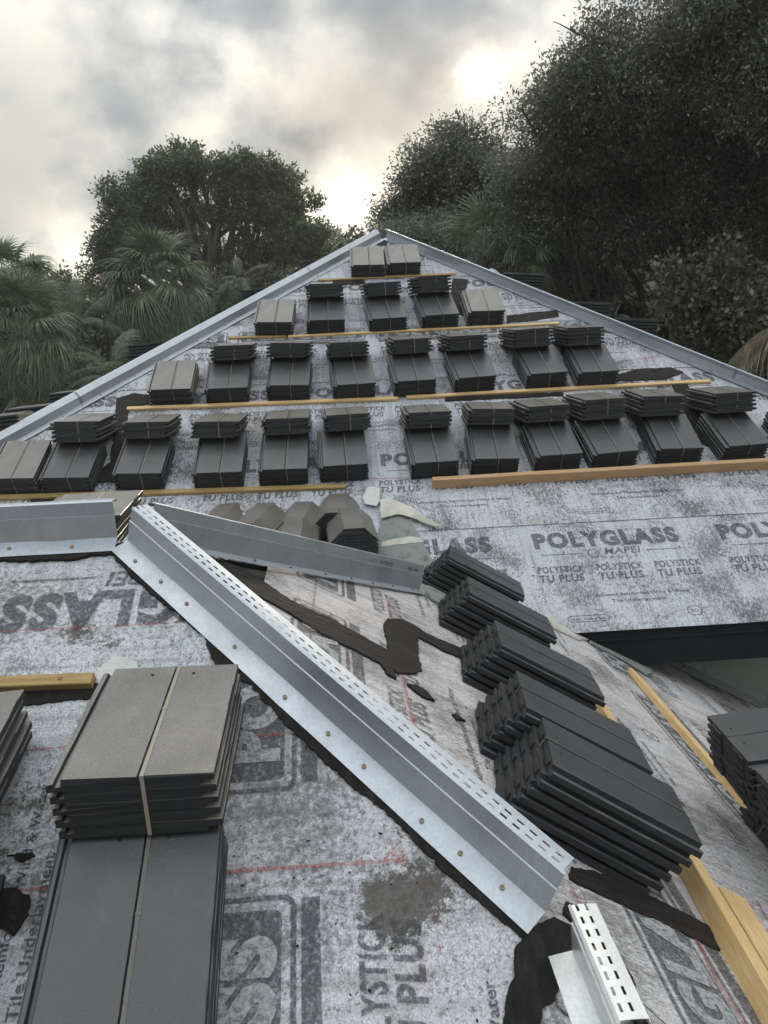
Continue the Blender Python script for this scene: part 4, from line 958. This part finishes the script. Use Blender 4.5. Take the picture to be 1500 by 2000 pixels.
# palms
def fan_frond(seed, droop, rad=.62, pet=.75, n=34, dry=False):
    r = np.random.default_rng(seed); V = []
    def pos(y): return np.array([0, y, .35*y-droop*.35*y*y])
    P = [pos(pet*i/5) for i in range(6)]
    for i in range(5):
        a, b = P[i], P[i+1]; w = .012; V.append([a+[-w, 0, 0], b+[-w, 0, 0], b+[w, 0, 0], a+[w, 0, 0]])
    hub = P[-1]; tdir = unit(P[-1]-P[-2])
    side = np.array([1., 0, 0]); nrm_ = np.cross(side, tdir)
    for k in range(n):
        a = R_(-125+250*k/(n-1)+r.uniform(-2, 2)); Ln = rad*(1-.22*abs(a)/2.2)*r.uniform(.9, 1.08)
        d_ = tdir*math.cos(a)+side*math.sin(a); w = .020; sd = np.cross(d_, nrm_); prev = hub.copy(); pw = .006
        fold = nrm_*(.01 if k % 2 else -.01); sg = 5
        dz = 0
        for j in range(sg):
            t = (j+1)/sg; wj = w*math.sin(math.pi*min(.5+.0, t*.9+.05))*(1-max(0, t-.45)*1.7); wj = max(wj, .002)
            cur = hub+d_*Ln*t+nrm_*(.12*abs(math.sin(a)))*t*Ln+np.array([0, 0, -1])*(droop*.55+.25)*Ln*t**2.4*(1+.4*r.random())+fold*t
            V.append([prev-sd*pw, cur-sd*wj, cur+sd*wj, prev+sd*pw]); prev = cur; pw = wj
    return np.array(V)
FANS = [quads('frond', fan_frond(i, dr), M_PALM) for i, dr in enumerate((.2, .5, .9, 1.3, .4))]
FANY = [quads('frond', fan_frond(20+i, dr, .75, .7), M_PALMY) for i, dr in enumerate((.15, .5, .9))]
FAND = [quads('frond', fan_frond(40+i, dr, .6, .5), M_PALMD) for i, dr in enumerate((1.4, 1.1))]
def pinnate(seed, Ln=1.7, n=26, droop=.8, lf=.42, hang=.55):
    r = np.random.default_rng(seed); V = []
    def pos(t): return np.array([0, Ln*t*(1-.12*t), Ln*(.45*t-droop*t*t)])
    for i in range(8):
        a, b = pos(i/8), pos((i+1)/8); w = .014*(1-i/9); V.append([a+[-w, 0, 0], b+[-w, 0, 0], b+[w, 0, 0], a+[w, 0, 0]])
    for i in range(n):
        t = .15+.85*i/n; p = pos(t); f = unit(pos(min(1, t+.02))-pos(t-.02))
        for s_ in (-1, 1):
            l = lf*math.sin(math.pi*(t*.85+.12))*r.uniform(.85, 1.1); d_ = unit(np.array([s_, 0, 0])*.9+f*.75+np.array([0, 0, .1])); w = .016; prev = p; pw = .008
            for j in range(3):
                u_ = (j+1)/3; cur = p+d_*l*u_*(1 if hang < 1 else .5)-np.array([0, 0, 1])*l*hang*u_**(2 if hang < 1 else 1.3); wj = w*(1-u_)+.002; sd = f
                V.append([prev-sd*pw, cur-sd*wj, cur+sd*wj, prev+sd*pw]); prev = cur; pw = wj
    return np.array(V)
PINS = [quads('frond', pinnate(i, 1.7, 28, dr), M_PALM) for i, dr in enumerate((.5, .9, 1.2))]
PIND = [quads('frond', pinnate(60+i, 1.4, 44, dr, .5, 1.1), M_PALMD) for i, dr in enumerate((1.1, 1.4))]
def palm(label, top, r, fronds, nf, lo=-60, hi=85, trunk=.14, name='fan_palm', lean=(0, 0), group=None, dirs=None, tr=True, cat='palm tree'):
    top = np.array(top, float); bx, by = top[0]+lean[0], top[1]+lean[1]
    e = empty(name, label, cat, Matrix.Translation((bx, by, GZ)), group); off = np.array([bx, by, GZ])
    if tr:
        mb = MB(); hgt = top[2]-GZ
        P = [np.array([-lean[0]*t*t, -lean[1]*t*t, hgt*t]) for t in np.linspace(0, 1, 14)]
        mb.tube(P, [trunk*(1.25-.3*min(1, t*5))*(1+.05*math.sin(t*90)) for t in np.linspace(0, 1, 14)], 12); link('trunk', mb.mesh('trunk', M_PTRUNK if trunk > .11 else M_BARK, True), e)
    for k in range(nf):
        if dirs: az, el, sc = dirs[k]
        else:
            az = k*137.5+random.uniform(-12, 12); el = hi-(hi-lo)*((k+.5)/nf)**.85+random.uniform(-6, 6); sc = random.uniform(.85, 1.08)
        me = fronds[min(len(fronds)-1, int((hi-el)/(hi-lo+.01)*len(fronds)))] if not dirs else fronds[k % len(fronds)]
        T = Matrix.Translation(tuple(top-off)) @ Matrix.Rotation(R_(az), 4, 'Z') @ Matrix.Rotation(R_(el-20), 4, 'X') @ Matrix.Rotation(random.uniform(-.35, .35), 4, 'Y') @ Matrix.Scale(r*sc, 4)
        link('frond', me, e, T)
    return e
palm('full round sabal palm in front of the tall round tree', pt(312, 562, 19), 1.12, FANS, 76, -80, 85)
palm('sabal palm at the left edge with a pale trunk', pt(40, 650, 14), .88, FANS, 64, -75, 85, trunk=.16)
palm('sabal palm behind the left edge palm, top against the sky', pt(15, 560, 19), 1.0, FANS, 34, -60, 85)
palm('slim feather palm with upright fronds left of the skyline gap', pt(150, 640, 20), 1.0, PINS, 16, -30, 85, .07, 'feather_palm')
palm('feather palm drooping below the round sabal palm', pt(225, 740, 15), .85, PINS, 18, -50, 70, .06, 'feather_palm')
palm('feather palm at the far left between trunks', pt(105, 760, 16), .85, PINS, 16, -50, 70, .06, 'feather_palm')
palm('small feather palm below the round tree near the hip metal', pt(468, 548, 22), .6, PINS, 12, -50, 80, .06, 'feather_palm')
palm('tiny palm tip poking over the left hip metal near the peak', pt(665, 476, 26), .45, PINS, 9, -20, 80, .05, 'feather_palm')
palm('bright fan palm with upright fronds among the oak scrub', pt(945, 500, 12.8), .78, FANY, 7, 0, 80, .045, dirs=[(10, 85, 1), (-25, 78, 1.05), (40, 70, .95), (75, 60, .9), (-60, 55, .9), (-95, 25, .8), (120, 40, .8)], tr=True)
palm('fan palm frond cluster leaning right beside the bright one', pt(1000, 520, 12.3), .68, FANY, 4, 0, 80, .045, dirs=[(-50, 62, 1.1), (-75, 40, 1), (-110, 5, .8), (-20, 20, .7)], tr=True)
palm('palm with drooping dry brown fronds at the right edge', pt(1565, 640, 8.5), .66, PIND+FAND, 9, -40, 30, .1, 'feather_palm', dirs=[(80, 20, 1), (60, 15, 1.1), (110, 10, 1), (150, -5, .9), (180, 0, 1), (-150, 5, 1), (-110, 5, .9), (35, 10, .9), (95, -15, .8)])
palm('dark feather palm low in the shade under the oak', pt(1360, 650, 12), .8, PINS, 12, -40, 50, .08, 'feather_palm')
palm('dark fan palm deep in the shade right of the hip metal', pt(1215, 590, 14), .8, FANS, 16, -50, 60, .1)

# ------------------------------------------------------------------ damp evening air
hz = MB(); hz.box(-111, 111, -111, 111, -8.2, 17)
M_HAZE = bpy.data.materials.new('damp_air'); M_HAZE.use_nodes = True; t = M_HAZE.node_tree; t.nodes.clear()
pv = N(t, 'ShaderNodeVolumePrincipled', inp={'Color': (0.92, 0.93, 0.92, 1), 'Density': 0.0012, 'Anisotropy': 0.1}); ho = N(t, 'ShaderNodeOutputMaterial'); L(t, pv.outputs[0], ho.inputs['Volume'])
kind(link('haze', hz.mesh('haze', M_HAZE)), 'stuff')

# ------------------------------------------------------------------ render
scene.render.engine = 'CYCLES'
scene.cycles.max_bounces = 8; scene.cycles.volume_bounces = 1; scene.cycles.transparent_max_bounces = 12
